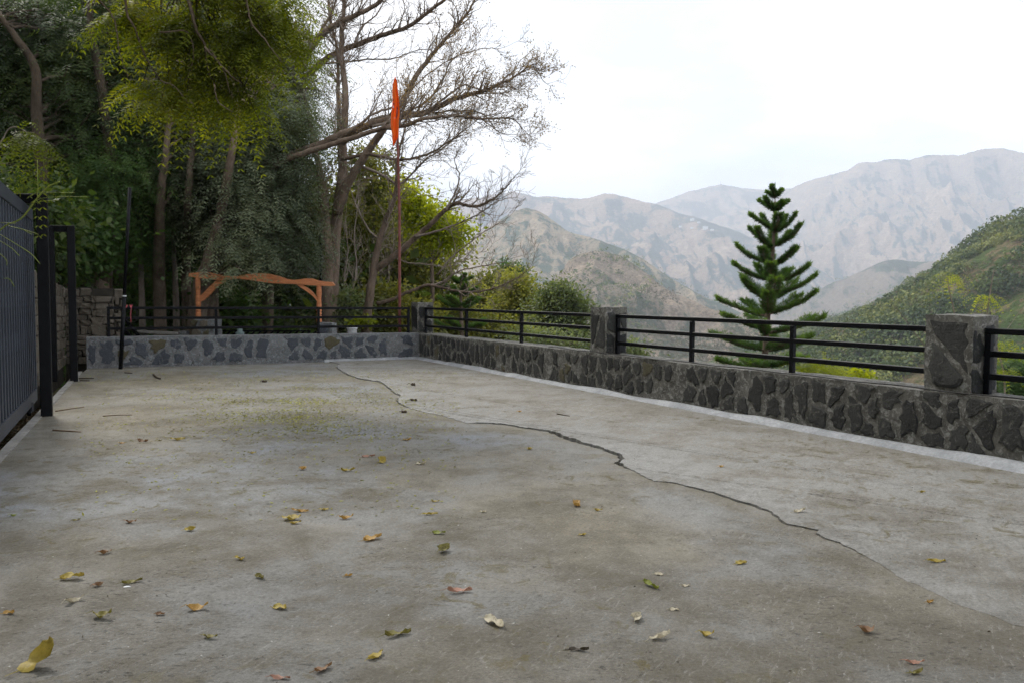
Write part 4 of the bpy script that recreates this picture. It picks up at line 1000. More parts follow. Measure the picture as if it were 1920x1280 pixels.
def lob(px, py, Y, rx, rz, ry=None):
    """a crown lobe centred where column/row meet distance Y; radii given in image pixels of that distance"""
    s_ = Y/FPX; return (at(px, py, Y), (rx*s_, (ry if ry else rx)*s_*.9, rz*s_))
def base_at(px, Y):
    p = at(px, 600, Y); p.z = 0; return p

# --- tall dark trees along the left, back rank first
tree('tall dark tree filling the top left corner of the picture', base_at(20, 20), [lob(40, 150, 20, 170, 150), lob(-120, 200, 20, 150, 170), lob(60, 330, 20, 120, 90), lob(150, 30, 20, 120, 110)], 17000, 'fine', 'leaf_dark', 'bark_dark', .22, 1, .5, .35, 1.5)
tree('tall dark tree with a forking trunk behind the nearer gate frame', base_at(85, 17), [lob(120, 130, 17, 110, 130), lob(30, 60, 17, 100, 90), lob(170, 260, 17, 90, 80)], 10000, 'fine', 'leaf_dark', 'bark_dark', .15, 2, .45, .4, 1.2,
     trunk_pts=[at(80, 450, 15.4), at(78, 330, 15.2), at(68, 210, 15.2), at(66, 130, 15.2), at(30, 70, 15.2), at(0, 30, 15.2)], limbs=24, lstart=.2)
tree('dark tree with a tall straight trunk above the stone pier', base_at(200, 19), [lob(215, 120, 19, 120, 120), lob(170, 300, 19, 90, 90), lob(290, 60, 19, 110, 80)], 14000, 'fine', 'leaf_dark', 'bark_dark', .17, 3, .45, .4, 1.3,
     trunk_pts=[at(196, 520, 16.5), at(206, 400, 16.3), at(204, 280, 16.3), at(184, 130, 16.3), at(170, 60, 16.3), at(168, -20, 16.3)], limbs=24, lstart=.2)
tree('brown trunked tree directly behind the stone pier', base_at(192, 16.5), [lob(195, 330, 16.5, 70, 60), lob(150, 400, 16.5, 60, 45)], 4200, 'fine', 'leaf_green', 'bark', .19, 4, .35, .4, 1.1, trunk_pts=[at(190, 540, 16.5), at(196, 470, 16.5), at(206, 400, 16.5), at(215, 300, 16.5)])
tree('slender tree with a pale trunk right of the leaning pole', base_at(268, 18), [lob(275, 330, 18, 70, 70), lob(240, 430, 18, 50, 50)], 5000, 'fine', 'leaf_green', 'bark_grey', .09, 5, .35, .4, 1.1, trunk_pts=[at(266, 560, 18), at(264, 470, 18), at(272, 380, 18)])
tree('tree with a straight brown trunk, second right of the leaning pole', base_at(302, 18), [lob(300, 220, 18, 90, 90), lob(330, 330, 18, 70, 60)], 7000, 'fine', 'leaf_silver', 'bark', .155, 6, .4, .4, 1.2, trunk_pts=[at(299, 560, 18), at(298, 470, 17.4), at(300, 400, 16.8), at(305, 335, 16.5), at(313, 265, 16.4), at(322, 190, 16.3)], lstart=.2)
tree('thin trunked tree midway between the leaning pole and the arch', base_at(331, 18.5), [lob(335, 290, 18.5, 70, 80), lob(350, 400, 18.5, 50, 40)], 6000, 'fine', 'leaf_silver', 'bark_grey', .095, 7, .35, .4, 1.1, trunk_pts=[at(330, 560, 18.5), at(326, 470, 18.5), at(322, 380, 18.5)])
tree('upright tree close left of the orange arch', base_at(352, 19), [lob(360, 200, 19, 90, 90), lob(400, 300, 19, 70, 70)], 8000, 'fine', 'leaf_silver', 'bark', .14, 8, .4, .4, 1.2, trunk_pts=[at(350, 560, 19), at(349, 470, 19), at(352, 380, 17), at(362, 240, 16.8), at(356, 120, 16.8)], lstart=.2)
tree('thick leaning trunked tree with grey feathery crown behind the left post of the arch', base_at(358, 17.5), [lob(478, 400, 17.5, 92, 70), lob(450, 300, 17.5, 80, 70), lob(515, 330, 17.5, 62, 60), lob(500, 470, 17.5, 80, 45), lob(528, 240, 17.5, 46, 60), lob(462, 508, 16.05, 20, 10), lob(395, 515, 16.1, 10, 6)], 13000, 'fine', 'leaf_silver', 'bark', .23, 9, .32, .45, 1.15,
     trunk_pts=[at(374, 560, 16.9), at(392, 490, 16.8), at(415, 400, 16.9), at(430, 300, 17.5)], limbs=26)
tree('second stem tree leaning behind the thick leaning trunk', base_at(398, 19.5), [lob(455, 250, 19.5, 90, 90), lob(400, 120, 19.5, 110, 90), lob(500, 140, 19.5, 80, 80)], 11000, 'fine', 'leaf_silver', 'bark', .18, 10, .4, .4, 1.25, trunk_pts=[at(396, 560, 18), at(402, 480, 17.3), at(412, 410, 16.8), at(424, 350, 16.4), at(435, 285, 16.2), at(450, 200, 16.2)], lstart=.3)
tree('dark tall tree rising above the thick leaning trunk', base_at(430, 24), [lob(430, 60, 24, 120, 120), lob(495, 110, 24, 58, 80), lob(330, 150, 24, 110, 110), lob(480, 260, 24, 100, 80)], 15000, 'fine', 'leaf_dark', 'bark_dark', .24, 11, .5, .4, 1.6)
tree('dark tall tree left of centre in the back rank', base_at(250, 26), [lob(260, 80, 26, 140, 120), lob(180, 250, 26, 120, 110), lob(330, 300, 26, 110, 90)], 14000, 'leaf', 'leaf_dark', 'bark_dark', .25, 12, .6, .4, 2.6)
tree('dark tall tree at the far left of the back rank', base_at(80, 27), [lob(60, 200, 27, 160, 150), lob(-60, 60, 27, 160, 140), lob(120, 380, 27, 120, 80)], 14000, 'leaf', 'leaf_dark', 'bark_dark', .25, 13, .6, .4, 2.6)
# --- wide dark green mass low behind the arch
tree('dark shady tree low behind the orange arch', base_at(480, 24), [lob(470, 520, 24, 100, 60), lob(560, 500, 24, 70, 55), lob(400, 470, 24, 80, 60), lob(520, 420, 24, 90, 60)], 16000, 'leaf', 'leaf_dark', 'bark_dark', .16, 14, .5, .3, 2.0)
tree('olive leaved tree behind the big bare trunk', base_at(640, 27), [lob(620, 470, 27, 80, 75), lob(590, 400, 27, 60, 60), lob(560, 460, 27, 60, 60), lob(680, 430, 27, 60, 80)], 15000, 'leaf', 'leaf_olive', 'bark', .15, 15, .45, .35, 1.8)
tree('olive leaved tree behind the flagpole', base_at(740, 29), [lob(730, 480, 29, 90, 80), lob(700, 400, 29, 55, 60), lob(790, 500, 29, 70, 55), lob(665, 540, 29, 60, 45)], 17000, 'leaf', 'leaf_olive', 'bark', .16, 16, .5, .35, 1.8)
tree('bright yellow-green tree with rounded top right of the flagpole', base_at(800, 25), [lob(800, 410, 25, 40, 26), lob(842, 432, 25, 28, 22), lob(765, 378, 25, 26, 24), lob(738, 352, 25, 20, 20), lob(828, 458, 25, 34, 14)], 7500, 'leaf', 'leaf_lime', 'bark', .12, 17, .28, .4, 1.35)
tree('slim olive tree rising behind the flagpole at mid height', base_at(700, 23), [lob(705, 330, 23, 30, 50), lob(690, 400, 23, 40, 50), lob(665, 300, 23, 25, 30)], 4500, 'leaf', 'leaf_olive', 'bark_grey', .08, 18, .25, .4, 1.2)
tree('green leafy shrub tree under the right end of the orange arch', base_at(635, 19.5), [lob(640, 575, 19.5, 32, 36), lob(625, 600, 19.5, 26, 24), lob(660, 600, 19.5, 26, 22)], 5000, 'leaf', 'leaf_grey', 'bark', .05, 19, .2, .4, 1.1, name='shrub')
tree('olive shrub low behind the flagpole', base_at(745, 21), [lob(740, 600, 21, 34, 34), lob(700, 590, 21, 26, 30), lob(780, 600, 21, 30, 34), lob(725, 560, 21, 30, 26)], 9000, 'leaf', 'leaf_olive', 'bark', .05, 61, .25, .3, 1.2, name='shrub')
tree('broad leaved bright sapling between the arch and the flagpole', base_at(690, 18.2), [lob(690, 596, 18.2, 16, 14), lob(672, 606, 18.2, 12, 10), lob(700, 612, 18.2, 12, 8)], 150, 'leaf', 'leaf_lime', 'bark_grey', .02, 20, .12, .3, 1.3, name='sapling')
tree('dark green shrub low left of the arch behind the far railing', base_at(315, 20), [lob(300, 600, 20, 60, 36), lob(240, 590, 20, 50, 40), lob(400, 590, 20, 60, 36), lob(350, 560, 20, 60, 40)], 14000, 'leaf', 'leaf_green', 'bark_dark', .05, 21, .35, .3, 1.6, name='shrub')
tree('green shrub behind the farther gate frame above the dry stone wall', base_at(125, 15.5), [lob(125, 480, 15.5, 34, 44), lob(90, 460, 15.5, 30, 50), lob(150, 440, 15.5, 30, 40)], 7000, 'leaf', 'leaf_green', 'bark_dark', .05, 22, .3, .3, 1.3, name='shrub')
tree('dark shrub behind the sliding gate at the left edge', base_at(0, 13), [lob(20, 450, 13, 60, 50), lob(-60, 400, 13, 80, 90), lob(60, 400, 13, 40, 40)], 8000, 'leaf', 'leaf_dark', 'bark_dark', .06, 23, .35, .3, 1.5, name='shrub')
# --- overhanging bright feathery tree, near, upper left
def over(t, tc_):
    pass
FLAT[0] = .30
tree('near feathery tree with bright green fronds hanging over the terrace, top left', Vector((-8.9, 9.6, 0)), [lob(430, 30, 10, 110, 50), lob(330, 90, 10, 60, 40), lob(475, 90, 10, 55, 40), lob(350, 175, 10, 60, 26), lob(450, 180, 10, 36, 36), lob(265, 170, 10, 36, 18), lob(500, 45, 10, 36, 34), lob(510, 95, 10, 20, 22), lob(420, 130, 10, 50, 20), lob(240, 20, 10, 50, 26), lob(490, 235, 10, 16, 18), lob(545, 15, 10, 26, 26), lob(545, 95, 10, 16, 22), lob(300, 200, 10, 16, 18), lob(400, -60, 10, 160, 40)], 1650, 'spray', 'leaf_feather', 'bark_dark', .12, 31, .17, .5, 1.0, lstart=.72,
     trunk_pts=[Vector((-8.8, 9.6, 2.6)), Vector((-8.2, 9.8, 5.2)), Vector((-6.2, 10, 6.6)), Vector((-4.4, 10, 6.5))], limbs=22, per=11, droop=.62)
ot = [o for o in bpy.data.objects if o.get('label', '').startswith('near feathery')][0]
for pts, r0 in (([(236, -10), (238, 25), (256, 62), (272, 108), (300, 150)], .016), ([(350, -20), (366, 50), (384, 88), (389, 130), (402, 158)], .022), ([(384, 88), (410, 118), (430, 140), (452, 158)], .014), ([(384, 88), (402, 104), (424, 146), (430, 176)], .011),
                ([(300, 60), (352, 62), (362, 110), (348, 150)], .010), ([(460, -20), (470, 40), (500, 80), (528, 118)], .014), ([(300, 150), (330, 165), (352, 196)], .008), ([(402, 158), (408, 190), (436, 212)], .009), ([(180, -10), (215, 40), (222, 90), (240, 150)], .010)):
    cp = curve_pts([at(x, y, 9.35+.1*i) for i, (x, y) in enumerate(pts)], 6, .008, random.Random(3)); MB().tube(cp, [r0*(1-.65*i/(len(cp)-1)) for i in range(len(cp))], 6).build('bough', M['bark'], ot, smooth=True)
tree('small bright feathery spray low at the left edge above the gate frame', Vector((-6.6, 7.4, 0)), [lob(35, 250, 7.5, 28, 8), lob(60, 275, 7.5, 18, 14), lob(66, 312, 7.5, 8, 14)], 60, 'spray', 'leaf_feather', 'bark_grey', .012, 32, .09, .3, .62, per=9,
     trunk_pts=[Vector((-6.0, 7.4, 1.6)), at(-30, 300, 7.5), at(20, 240, 7.5), at(60, 255, 7.5)], limbs=3, droop=.9, name='sapling')
FLAT[0] = .55
# --- woods climbing the slope behind (a mass nobody could count)
g = np.random.default_rng(9); n = 900
ax = g.uniform(-60, -2, n*4); ay = g.uniform(24, 75, n*4); s_ = (ax-RP.x)*nr.x+(ay-RP.y)*nr.y
ok = (ax/ay < -.17-.0*ay) & (s_ < 12); ax, ay = ax[ok][:n], ay[ok][:n]; az = land(ax, ay)
k = np.repeat(np.arange(len(ax)), 110); rr_ = 1.7+1.6*g.random(len(ax)); d = kn(g.normal(size=(len(k), 3))); d[:, 2] = np.abs(d[:, 2])-.3
ex = np.concatenate([np.c_[g.uniform(-17, -8.6, 150), g.uniform(-12, 6.5, 150), g.uniform(1, 9.5, 150)], np.c_[g.uniform(-10, 5, 70), g.uniform(-16, -7.5, 70), g.uniform(1, 9, 70)]])  # unseen leaf clumps added at left and behind to shade the near floor
ax = np.r_[ax, ex[:, 0]]; ay = np.r_[ay, ex[:, 1]]; az = np.r_[az, ex[:, 2]]; rr_ = np.r_[rr_, 1.1+.6*g.random(len(ex))]; k = np.repeat(np.arange(len(ax)), 110); d = kn(g.normal(size=(len(k), 3))); d[:, 2] = np.abs(d[:, 2])-.3
P_ = np.stack([ax, ay, az+rr_*.9], 1)[k]+d*rr_[k][:, None]*np.array([1, 1, 1.35]); v, f = leaves(P_, d, g, .55, .30)
tag(link('woodland', mesh_np('woodland', v, f, M['leaf_dark'], np.clip(g.random(len(ax))[k]*.6+.4*g.random(len(k)), 0, 1))), kind='stuff')
# scrub on the near slope below the long parapet
n = 2400; aa = g.uniform(1120, 2250, n); dd_ = 38+300*g.random(n)**1.6; ax = (aa-960)/FPX*dd_; ay = dd_; s_ = (ax-RP.x)*nr.x+(ay-RP.y)*nr.y; ok = s_ > 28; ax, ay = ax[ok], ay[ok]; az = land(ax, ay)
k = np.repeat(np.arange(len(ax)), 46); rr_ = .6+1.5*g.random(len(ax))**2; d = kn(g.normal(size=(len(k), 3))); d[:, 2] = np.abs(d[:, 2])-.2
P_ = np.stack([ax, ay, az+rr_*.4], 1)[k]+d*rr_[k][:, None]; v, f = leaves(P_, d, g, .42, .24); tag(link('slope_scrub', mesh_np('slope_scrub', v, f, M['leaf_olive'], np.clip(g.random(len(ax))[k]*.7+.3*g.random(len(k)), 0, 1))), kind='stuff')
# undergrowth behind the far parapet
n = 26000; ax = g.uniform(-14, 6, n); ay = g.uniform(16, 30, n); t_ = (ax-BL.x)*nb.x+(ay-BL.y)*nb.y; ok = (t_ > 3.0) & (t_ < 16) & (fbm(np.stack([ax*.8, ay*.8, ax*0], 1), 3, 4) > -.1)
ax, ay = ax[ok], ay[ok]; az = land(ax, ay)+g.random(len(ax))**2*.9; d = kn(g.normal(size=(len(ax), 3))*np.array([1, 1, .4])+np.array([0, 0, .8])); v, f = leaves(np.stack([ax, ay, az], 1), d, g, .22, .10, 0)
tag(link('undergrowth', mesh_np('undergrowth', v, f, M['leaf_green'], g.random(len(ax)))), kind='stuff')

# --- trees on the slope right of the corner
def stree(label, px, Y, lobes, n, kind, leaf, seed, **kw):
    return tree(label, base_at(px, Y), lobes, n, kind, leaf, kw.pop('bark', 'bark_grey'), kw.pop('tr', .12), seed, **kw)
stree('yellow-green and rust tinted tree left of the middle pillar', 975, 36, [lob(975, 560, 36, 38, 30), lob(968, 530, 36, 22, 22), lob(990, 600, 36, 44, 30), lob(950, 590, 36, 28, 24)], 12000, 'leaf', 'leaf_yellow', 41, clump=.30, size=1.6, shell=.4)
stree('rounded grey-green leafy tree just left of the middle pillar', 1055, 30, [lob(1050, 570, 30, 34, 32), lob(1035, 600, 30, 40, 36), lob(1078, 590, 30, 24, 30), lob(1052, 543, 30, 14, 14), lob(1060, 630, 30, 44, 26)], 14000, 'leaf', 'leaf_grey', 42, clump=.26, size=1.45, shell=.4, limbs=30)
stree('dark pine-like tree poking up behind the yellow-green tree', 952, 48, [lob(950, 510, 48, 11, 16), lob(962, 520, 48, 14, 10), lob(945, 528, 48, 12, 10), lob(975, 512, 48, 8, 6)], 3500, 'leaf', 'leaf_green', 43, clump=.3, size=2.0, shell=.3)
stree('pale olive tree between the small norfolk pine and the yellow-green tree', 925, 42, [lob(905, 545, 42, 34, 22), lob(925, 590, 42, 40, 40), lob(890, 575, 42, 30, 30), lob(925, 520, 42, 24, 14)], 7000, 'leaf', 'leaf_olive', 44, clump=.45, size=1.9, shell=.4)
stree('dense dry olive tree below the small norfolk pine', 850, 28, [lob(830, 600, 28, 50, 34), lob(900, 620, 28, 50, 30), lob(800, 560, 28, 36, 40), lob(960, 635, 28, 50, 22)], 13000, 'leaf', 'leaf_olive', 45, clump=.35, size=1.5, shell=.3)
stree('dry brownish tree low between the middle pillar and the yellow-green tree', 1010, 26, [lob(1000, 640, 26, 50, 26), lob(1075, 650, 26, 40, 20)], 5000, 'leaf', 'leaf_grey', 46, clump=.3, size=1.1, shell=.3)
stree('lime leaved bush at the foot of the tall norfolk pine, right side', 1545, 13, [lob(1545, 702, 13, 26, 15), lob(1515, 712, 13, 22, 12)], 1500, 'frond', 'leaf_lime', 47, clump=.12, size=.6, name='shrub', tr=.03)
stree('small lime shrub seen between the lower rails right of the norfolk pine', 1612, 14, [lob(1605, 700, 14, 12, 14), lob(1600, 725, 14, 16, 12)], 700, 'leaf', 'leaf_lime', 48, clump=.1, size=.9, name='shrub', tr=.02)
stree('dark green shrub at the right edge beyond the last railing bay', 1905, 12, [lob(1908, 735, 12, 26, 24), lob(1925, 700, 12, 20, 26)], 3200, 'fine', 'leaf_green', 49, clump=.14, size=.8, name='shrub', tr=.03)
stree('yellowish dry shrub behind the nearest pillar, right side', 1880, 20, [lob(1885, 700, 20, 34, 40), lob(1870, 745, 20, 40, 20)], 4200, 'leaf', 'leaf_yellow', 50, clump=.25, size=.9, name='shrub', tr=.03)
stree('pale green bush low behind the long parapet right of the middle pillar', 1195, 22, [lob(1190, 660, 22, 16, 14), lob(1180, 690, 22, 20, 14)], 1500, 'leaf', 'leaf_grey', 51, clump=.2, size=1.2, name='shrub', tr=.03)
def shoot(label, pts, Y, tufts, leaf='leaf_lime', r=.012, seed=1):
    b_ = at(pts[0][0], pts[0][1], Y); t = thing('young_shoot', label, 'plant', tuple(b_)); rr = random.Random(seed)
    cp = curve_pts([at(x, y, Y) for x, y in pts], 5); MB().tube(cp, [r*(1-.6*i/(len(cp)-1)) for i in range(len(cp))], 4).build('stem', M['bark_grey'], t)
    for q in tufts: crown(t, [lob(q[0], q[1], Y, q[2], q[3])], q[4], 'frond', M[leaf], seed, .05, .3, .55, 14, .9, name='leaf_tuft')
shoot('thin shoot with a yellow-green tuft left above the nearest pillar', [(1795, 640), (1790, 590), (1781, 550), (1776, 520)], 11, [(1781, 518, 8, 3, 40)], seed=2)
shoot('thin pale shoot with a yellow-green tuft right above the nearest pillar', [(1838, 640), (1850, 590), (1858, 540), (1864, 505)], 11, [(1847, 556, 8, 3, 36)], seed=3)
shoot('low shoot with yellow-green leaves right beside the nearest pillar', [(1885, 760), (1882, 700), (1872, 660), (1868, 640)], 11, [(1872, 643, 8, 5, 40), (1878, 695, 9, 6, 40)], seed=4)
shoot('bare slanting shoot left of the nearest pillar', [(1735, 650), (1712, 620), (1690, 590), (1675, 572)], 11, [], seed=5, r=.008)
shoot('long bare shoot crossing right of the nearest pillar', [(1860, 650), (1890, 615), (1920, 575), (1960, 540)], 11, [], seed=6, r=.008)

# --- norfolk pines
def norfolk(label, Y, trunk_px, whorls, seed, sc_=1.0, nb_=6, dens=1.0):
    rr = random.Random(seed); g = np.random.default_rng(seed)
    tp = [at(x, y, Y) for x, y in trunk_px]; cp = curve_pts(tp, 8); base = cp[0]
    t = thing('norfolk_pine', label, 'tree', tuple(base)); H = cp[-1].z-base.z
    MB().tube(cp, [max(.006, .075*sc_*(1-i/(len(cp)-1))**.8) for i in range(len(cp))], 9).build('trunk', M['bark'], t, smooth=True)
    def tz(z):
        for i in range(len(cp)-1):
            if cp[i].z <= z <= cp[i+1].z: q = (z-cp[i].z)/(cp[i+1].z-cp[i].z); return cp[i].lerp(cp[i+1], q)
        return cp[-1]
    for wi, (py, hw, rise) in enumerate(whorls):
        z = at(trunk_px[-1][0], py, Y).z; c = tz(z); Rr = hw*Y/FPX; up = rise*Y/FPX; a0 = rr.uniform(0, 6.28)
        for bi in range(nb_):
            az_ = a0+2*math.pi*bi/nb_+rr.uniform(-.25, .25); c = tz(z+rr.uniform(-.05, .05)); out_ = Vector((math.cos(az_), math.sin(az_), 0)); L_ = Rr*rr.uniform(.70, 1.14)
            ctr = [c+out_*.02, c+out_*L_*.35+UP*up*.18, c+out_*L_*.72+UP*up*.55, c+out_*L_+UP*up*rr.uniform(.8, 1.15)]; c = c
            bp = curve_pts(ctr, 6); nB = len(bp); mb = MB(); r0 = .012*sc_+.010*L_
            mb.tube(bp, [r0*(1-.75*i/(nB-1)) for i in range(nB)], 5, cap=False)
            side = out_.cross(UP); vs, dirs, ls, tt = [], [], [], []
            step = max(.018, .030*L_)/dens; total = L_; n_ = int(total*.93/step)
            for j in range(n_):
                q = .10+.90*j/n_; fi = q*(nB-1); i0 = min(int(fi), nB-2); p = bp[i0].lerp(bp[i0+1], fi-i0); tan = (bp[i0+1]-bp[i0]).normalized()
                bl = (.38*math.sin(min(1, q*1.9+.1)*math.pi*.5)*(1-.50*q**3))*min(1.0, L_*.68)*rr.uniform(.8, 1.15)
                for s_ in (-1, 1):
                    d0 = (side*s_*.80+tan*.62+UP*rr.uniform(-.12, .25)).normalized(); m1 = p+d0*bl*.5-UP*bl*.02; e = p+d0*bl*.92+UP*bl*.24+tan*bl*.12
                    mb.tube([p, m1, e], [.0055*sc_, .005*sc_, .002*sc_], 3, cap=False)
                    K = 9
                    for kk in range(K):
                        u_ = (kk+.5)/K; pp = (p*(1-u_)**2+m1*2*u_*(1-u_)+e*u_*u_); tn = ((m1-p)*(1-u_)+(e-m1)*u_).normalized()
                        for r_ in range(3):
                            rd = Vector((rr.gauss(0, 1), rr.gauss(0, 1), rr.gauss(0, 1)+.3)).normalized(); vs.append(tuple(pp)); dd_ = (tn*.75+rd*.75).normalized(); dirs.append(tuple(dd_)); ls.append(.062*sc_*(.8+.5*rr.random())); tt.append(min(1, .15+.55*u_*q+.35*rr.random()*q))
            br = mb.build('branch', M['bark'], t, smooth=True)
            A = np.array(vs); D_ = np.array(dirs); S_ = kn(np.cross(D_, g.normal(size=D_.shape))); v, f = diamonds(A, D_, S_, np.array(ls), np.full(len(ls), .0095*sc_))
            o = link('needles', mesh_np('needles', v-np.array(tuple(base)), f, M['needle'], np.array(tt)), br)
            # fresh bright growth at the branch tip
            n2 = int(90*dens); tipd = (bp[-1]-bp[-3]).normalized(); A = np.array([tuple(bp[-1]-tipd*rr.uniform(-.05, .10)*L_+Vector((rr.gauss(0, .018), rr.gauss(0, .018), rr.gauss(0, .018)))*max(.6, L_)) for _ in range(n2)])
            D_ = kn(np.array(tuple(tipd))+g.normal(size=(n2, 3))*.6+np.array([0, 0, .25])); S_ = kn(np.cross(D_, g.normal(size=D_.shape))); v, f = diamonds(A, D_, S_, np.full(n2, .05*sc_), np.full(n2, .009*sc_))
            link('fresh_tip', mesh_np('fresh_tip', v-np.array(tuple(base)), f, M['needle_tip'], g.random(n2)), br)
    # leader
    e = cp[-1]; MB().tube([e-UP*.02, e+UP*.10*sc_], [.006, .003], 4).build('leader', M['needle_tip'], t)
    return t
norfolk('tall norfolk pine behind the railing bay between the middle and nearest pillars', 14.0, [(1424, 980), (1430, 760), (1436, 640), (1446, 520), (1452, 420), (1453.5, 352)],
        [(368, 15, 13), (396, 31, 17), (431, 41, 30), (464, 52, 31), (497, 59, 32), (527, 66, 30), (556, 76, 33), (590, 86, 34), (622, 94, 28), (655, 105, 24), (690, 110, 18), (725, 112, 14), (765, 110, 8)], 5, nb_=5)
norfolk('small young norfolk pine right of the corner pillar', 18.5, [(866, 720), (866, 640), (864, 560), (864, 509)],
        [(529, 21, 11), (552, 37, 16), (577, 44, 18), (617, 52, 14), (655, 58, 10)], 8, sc_=1.0, nb_=5)

# --- the big bare tree and its neighbours
def bare(name, label, base, guides, seed, mat='twig', seeds_on=(), dens=1.0, tipleaf=None, rscale=1.0):
    """guides: [(points [(px, py, Y)], r0, r1)], all one tree"""
    rr = random.Random(seed); base = Vector(base); t = thing(name, label, 'tree', tuple(base)); tw = MB(); tips = []
    def twig(p, d, L_, r, lv):
        n = 5 if lv < 2 else 4; pts = [p]; cur = p; dd_ = d.normalized(); stp = L_/n
        for i in range(n):
            dd_ = (dd_+Vector((rr.gauss(0, .16), rr.gauss(0, .16), rr.gauss(0, .16)+.075))).normalized(); cur = cur+dd_*stp; pts.append(cur)
        tw.tube(pts, [max(.0034, r*(1-.75*i/n)) for i in range(n+1)], 4 if r > .012 else 3, cap=False)
        if lv >= 2: tips.append(pts[-1]); tips.append(pts[-2])
        if lv < 3 and L_ > .22:
            for _ in range(rr.randint(3, 4) if lv < 2 else rr.randint(2, 3)):
                j = rr.randint(1, n); dj = (pts[j]-pts[j-1]).normalized()
                side = dj.cross(Vector((rr.gauss(0, 1), rr.gauss(0, 1), rr.gauss(0, 1)))).normalized()
                twig(pts[j], dj*.85+side*.75+UP*.08, L_*rr.uniform(.42, .66), r*.5, lv+1)
    for gi, (pts, r0, r1) in enumerate(guides):
        P3 = [at(*q) for q in pts]; cp = curve_pts(P3, 6, .012, rr); n = len(cp); rs = [(r0+(r1-r0)*(i/(n-1))**.8)*rscale for i in range(n)]
        mb = MB(); mb.tube(cp, rs, 10 if r0 > .06 else 6, cap=True); mb.build('trunk' if r0 > .12 else 'limb', M['bark' if r0 > .045 else mat], t, smooth=True)
        ln = sum((cp[i+1]-cp[i]).length for i in range(n-1)); cnt = int(ln*2.3*dens); 
        for _ in range(cnt):
            q = rr.uniform(.28 if r0 > .05 else .12, 1)**.8; i = min(int(q*(n-1)), n-2); p = cp[i].lerp(cp[i+1], rr.random()); d = (cp[i+1]-cp[i]).normalized()
            side = d.cross(Vector((rr.gauss(0, 1), rr.gauss(0, 1)*.8, rr.gauss(0, 1)))).normalized()
            twig(p, d*.8+side*.7+UP*.15, rr.uniform(.5, 1.25)*(1-.62*q), min(rs[i]*.55, .020), 1 if ln > 1.2 else 2)
        twig(cp[-1], cp[-1]-cp[-2], .6, rs[-1], 1)
    tw.build('twigs', M[mat], t)
    if tipleaf and tips:
        g = np.random.default_rng(seed); A = np.array([tuple(p) for p in tips]); 
        A = np.repeat(A, tipleaf[1], 0); A = A+g.normal(size=A.shape)*.045; D_ = kn(g.normal(size=A.shape)-np.array([0, 0, .8])); v, f = leaves(A, D_, g, tipleaf[2], tipleaf[2]*.6)
        link('seed_clusters', mesh_np('seed_clusters', v-np.array(tuple(base)), f, M[tipleaf[0]], g.random(len(A))), t)
    return t
Yt = 19.0
bb = base_at(612, Yt); bb.z = zland(bb.x, bb.y)-.1
def G(pts, Y0, Y1): return [(x, y, Y0+(Y1-Y0)*i/(len(pts)-1)) for i, (x, y) in enumerate(pts)]
bare('bare_tree', 'big bare tree with thick twin trunks behind the right post of the orange arch', bb, [
    (G([(612, 640), (611, 560), (612, 480), (608, 420), (606, 370), (600, 330)], 19, 19), .235, .09),
    (G([(620, 640), (622, 540), (626, 460), (632, 400), (641, 330), (643, 270), (648, 180), (640, 90), (646, 0), (650, -60)], 19.1, 19.6), .20, .03),
    (G([(632, 400), (650, 350), (668, 318), (700, 270), (722, 238), (748, 200), (789, 131), (815, 98), (848, 59), (880, 20), (900, -20)], 19.1, 18), .13, .016),
    (G([(641, 330), (636, 250), (634, 160), (633, 100), (620, 40), (612, -30)], 19.3, 20.5), .07, .02),
    (G([(600, 330), (585, 250), (570, 180), (560, 120), (563, 60)], 19, 20), .07, .016),
    (G([(641, 300), (690, 290), (750, 300), (800, 290), (835, 270), (864, 249), (895, 225)], 19, 17.5), .05, .008),
    (G([(643, 270), (700, 225), (750, 215), (800, 190), (830, 150), (850, 110), (905, 92), (935, 92)], 19, 18), .045, .006),
    (G([(672, 312), (720, 330), (750, 346), (792, 305), (825, 282), (850, 262), (880, 250)], 19, 18), .04, .008),
], 3, dens=2.9, tipleaf=('leaf_tan', 1, .04))
b2_ = base_at(540, 17); b2_.z = zland(b2_.x, b2_.y)-.1
bare('bare_tree', 'bare tree whose long rope-like limbs sweep right across the sky behind the flag', b2_, [
    (G([(395, 640), (400, 520), (420, 430), (470, 340), (520, 306), (563, 287), (610, 268), (651, 249), (717, 228), (760, 218), (799, 211), (848, 188), (880, 178), (907, 171), (935, 158), (956, 150), (992, 126), (1012, 140)], 17.6, 16), .15, .010),
    (G([(500, 325), (535, 300), (563, 290), (620, 272), (670, 256), (717, 242), (760, 236), (789, 225), (848, 218), (885, 222), (914, 223), (945, 222), (966, 226), (979, 243)], 17, 15.6), .075, .008),
    (G([(700, 238), (750, 224), (800, 214), (860, 208), (905, 214), (930, 245), (950, 252)], 16.8, 16), .035, .006),
    (G([(799, 211), (840, 180), (870, 160), (905, 170), (940, 175), (970, 165)], 16.6, 16), .03, .006),
    (G([(651, 250), (700, 215), (748, 195), (790, 150), (830, 120), (870, 100)], 16.8, 17), .035, .008),
], 11, dens=2.6, tipleaf=('leaf_tan', 3, .036))
b3_ = base_at(560, 21); b3_.z = zland(b3_.x, b3_.y)-.1
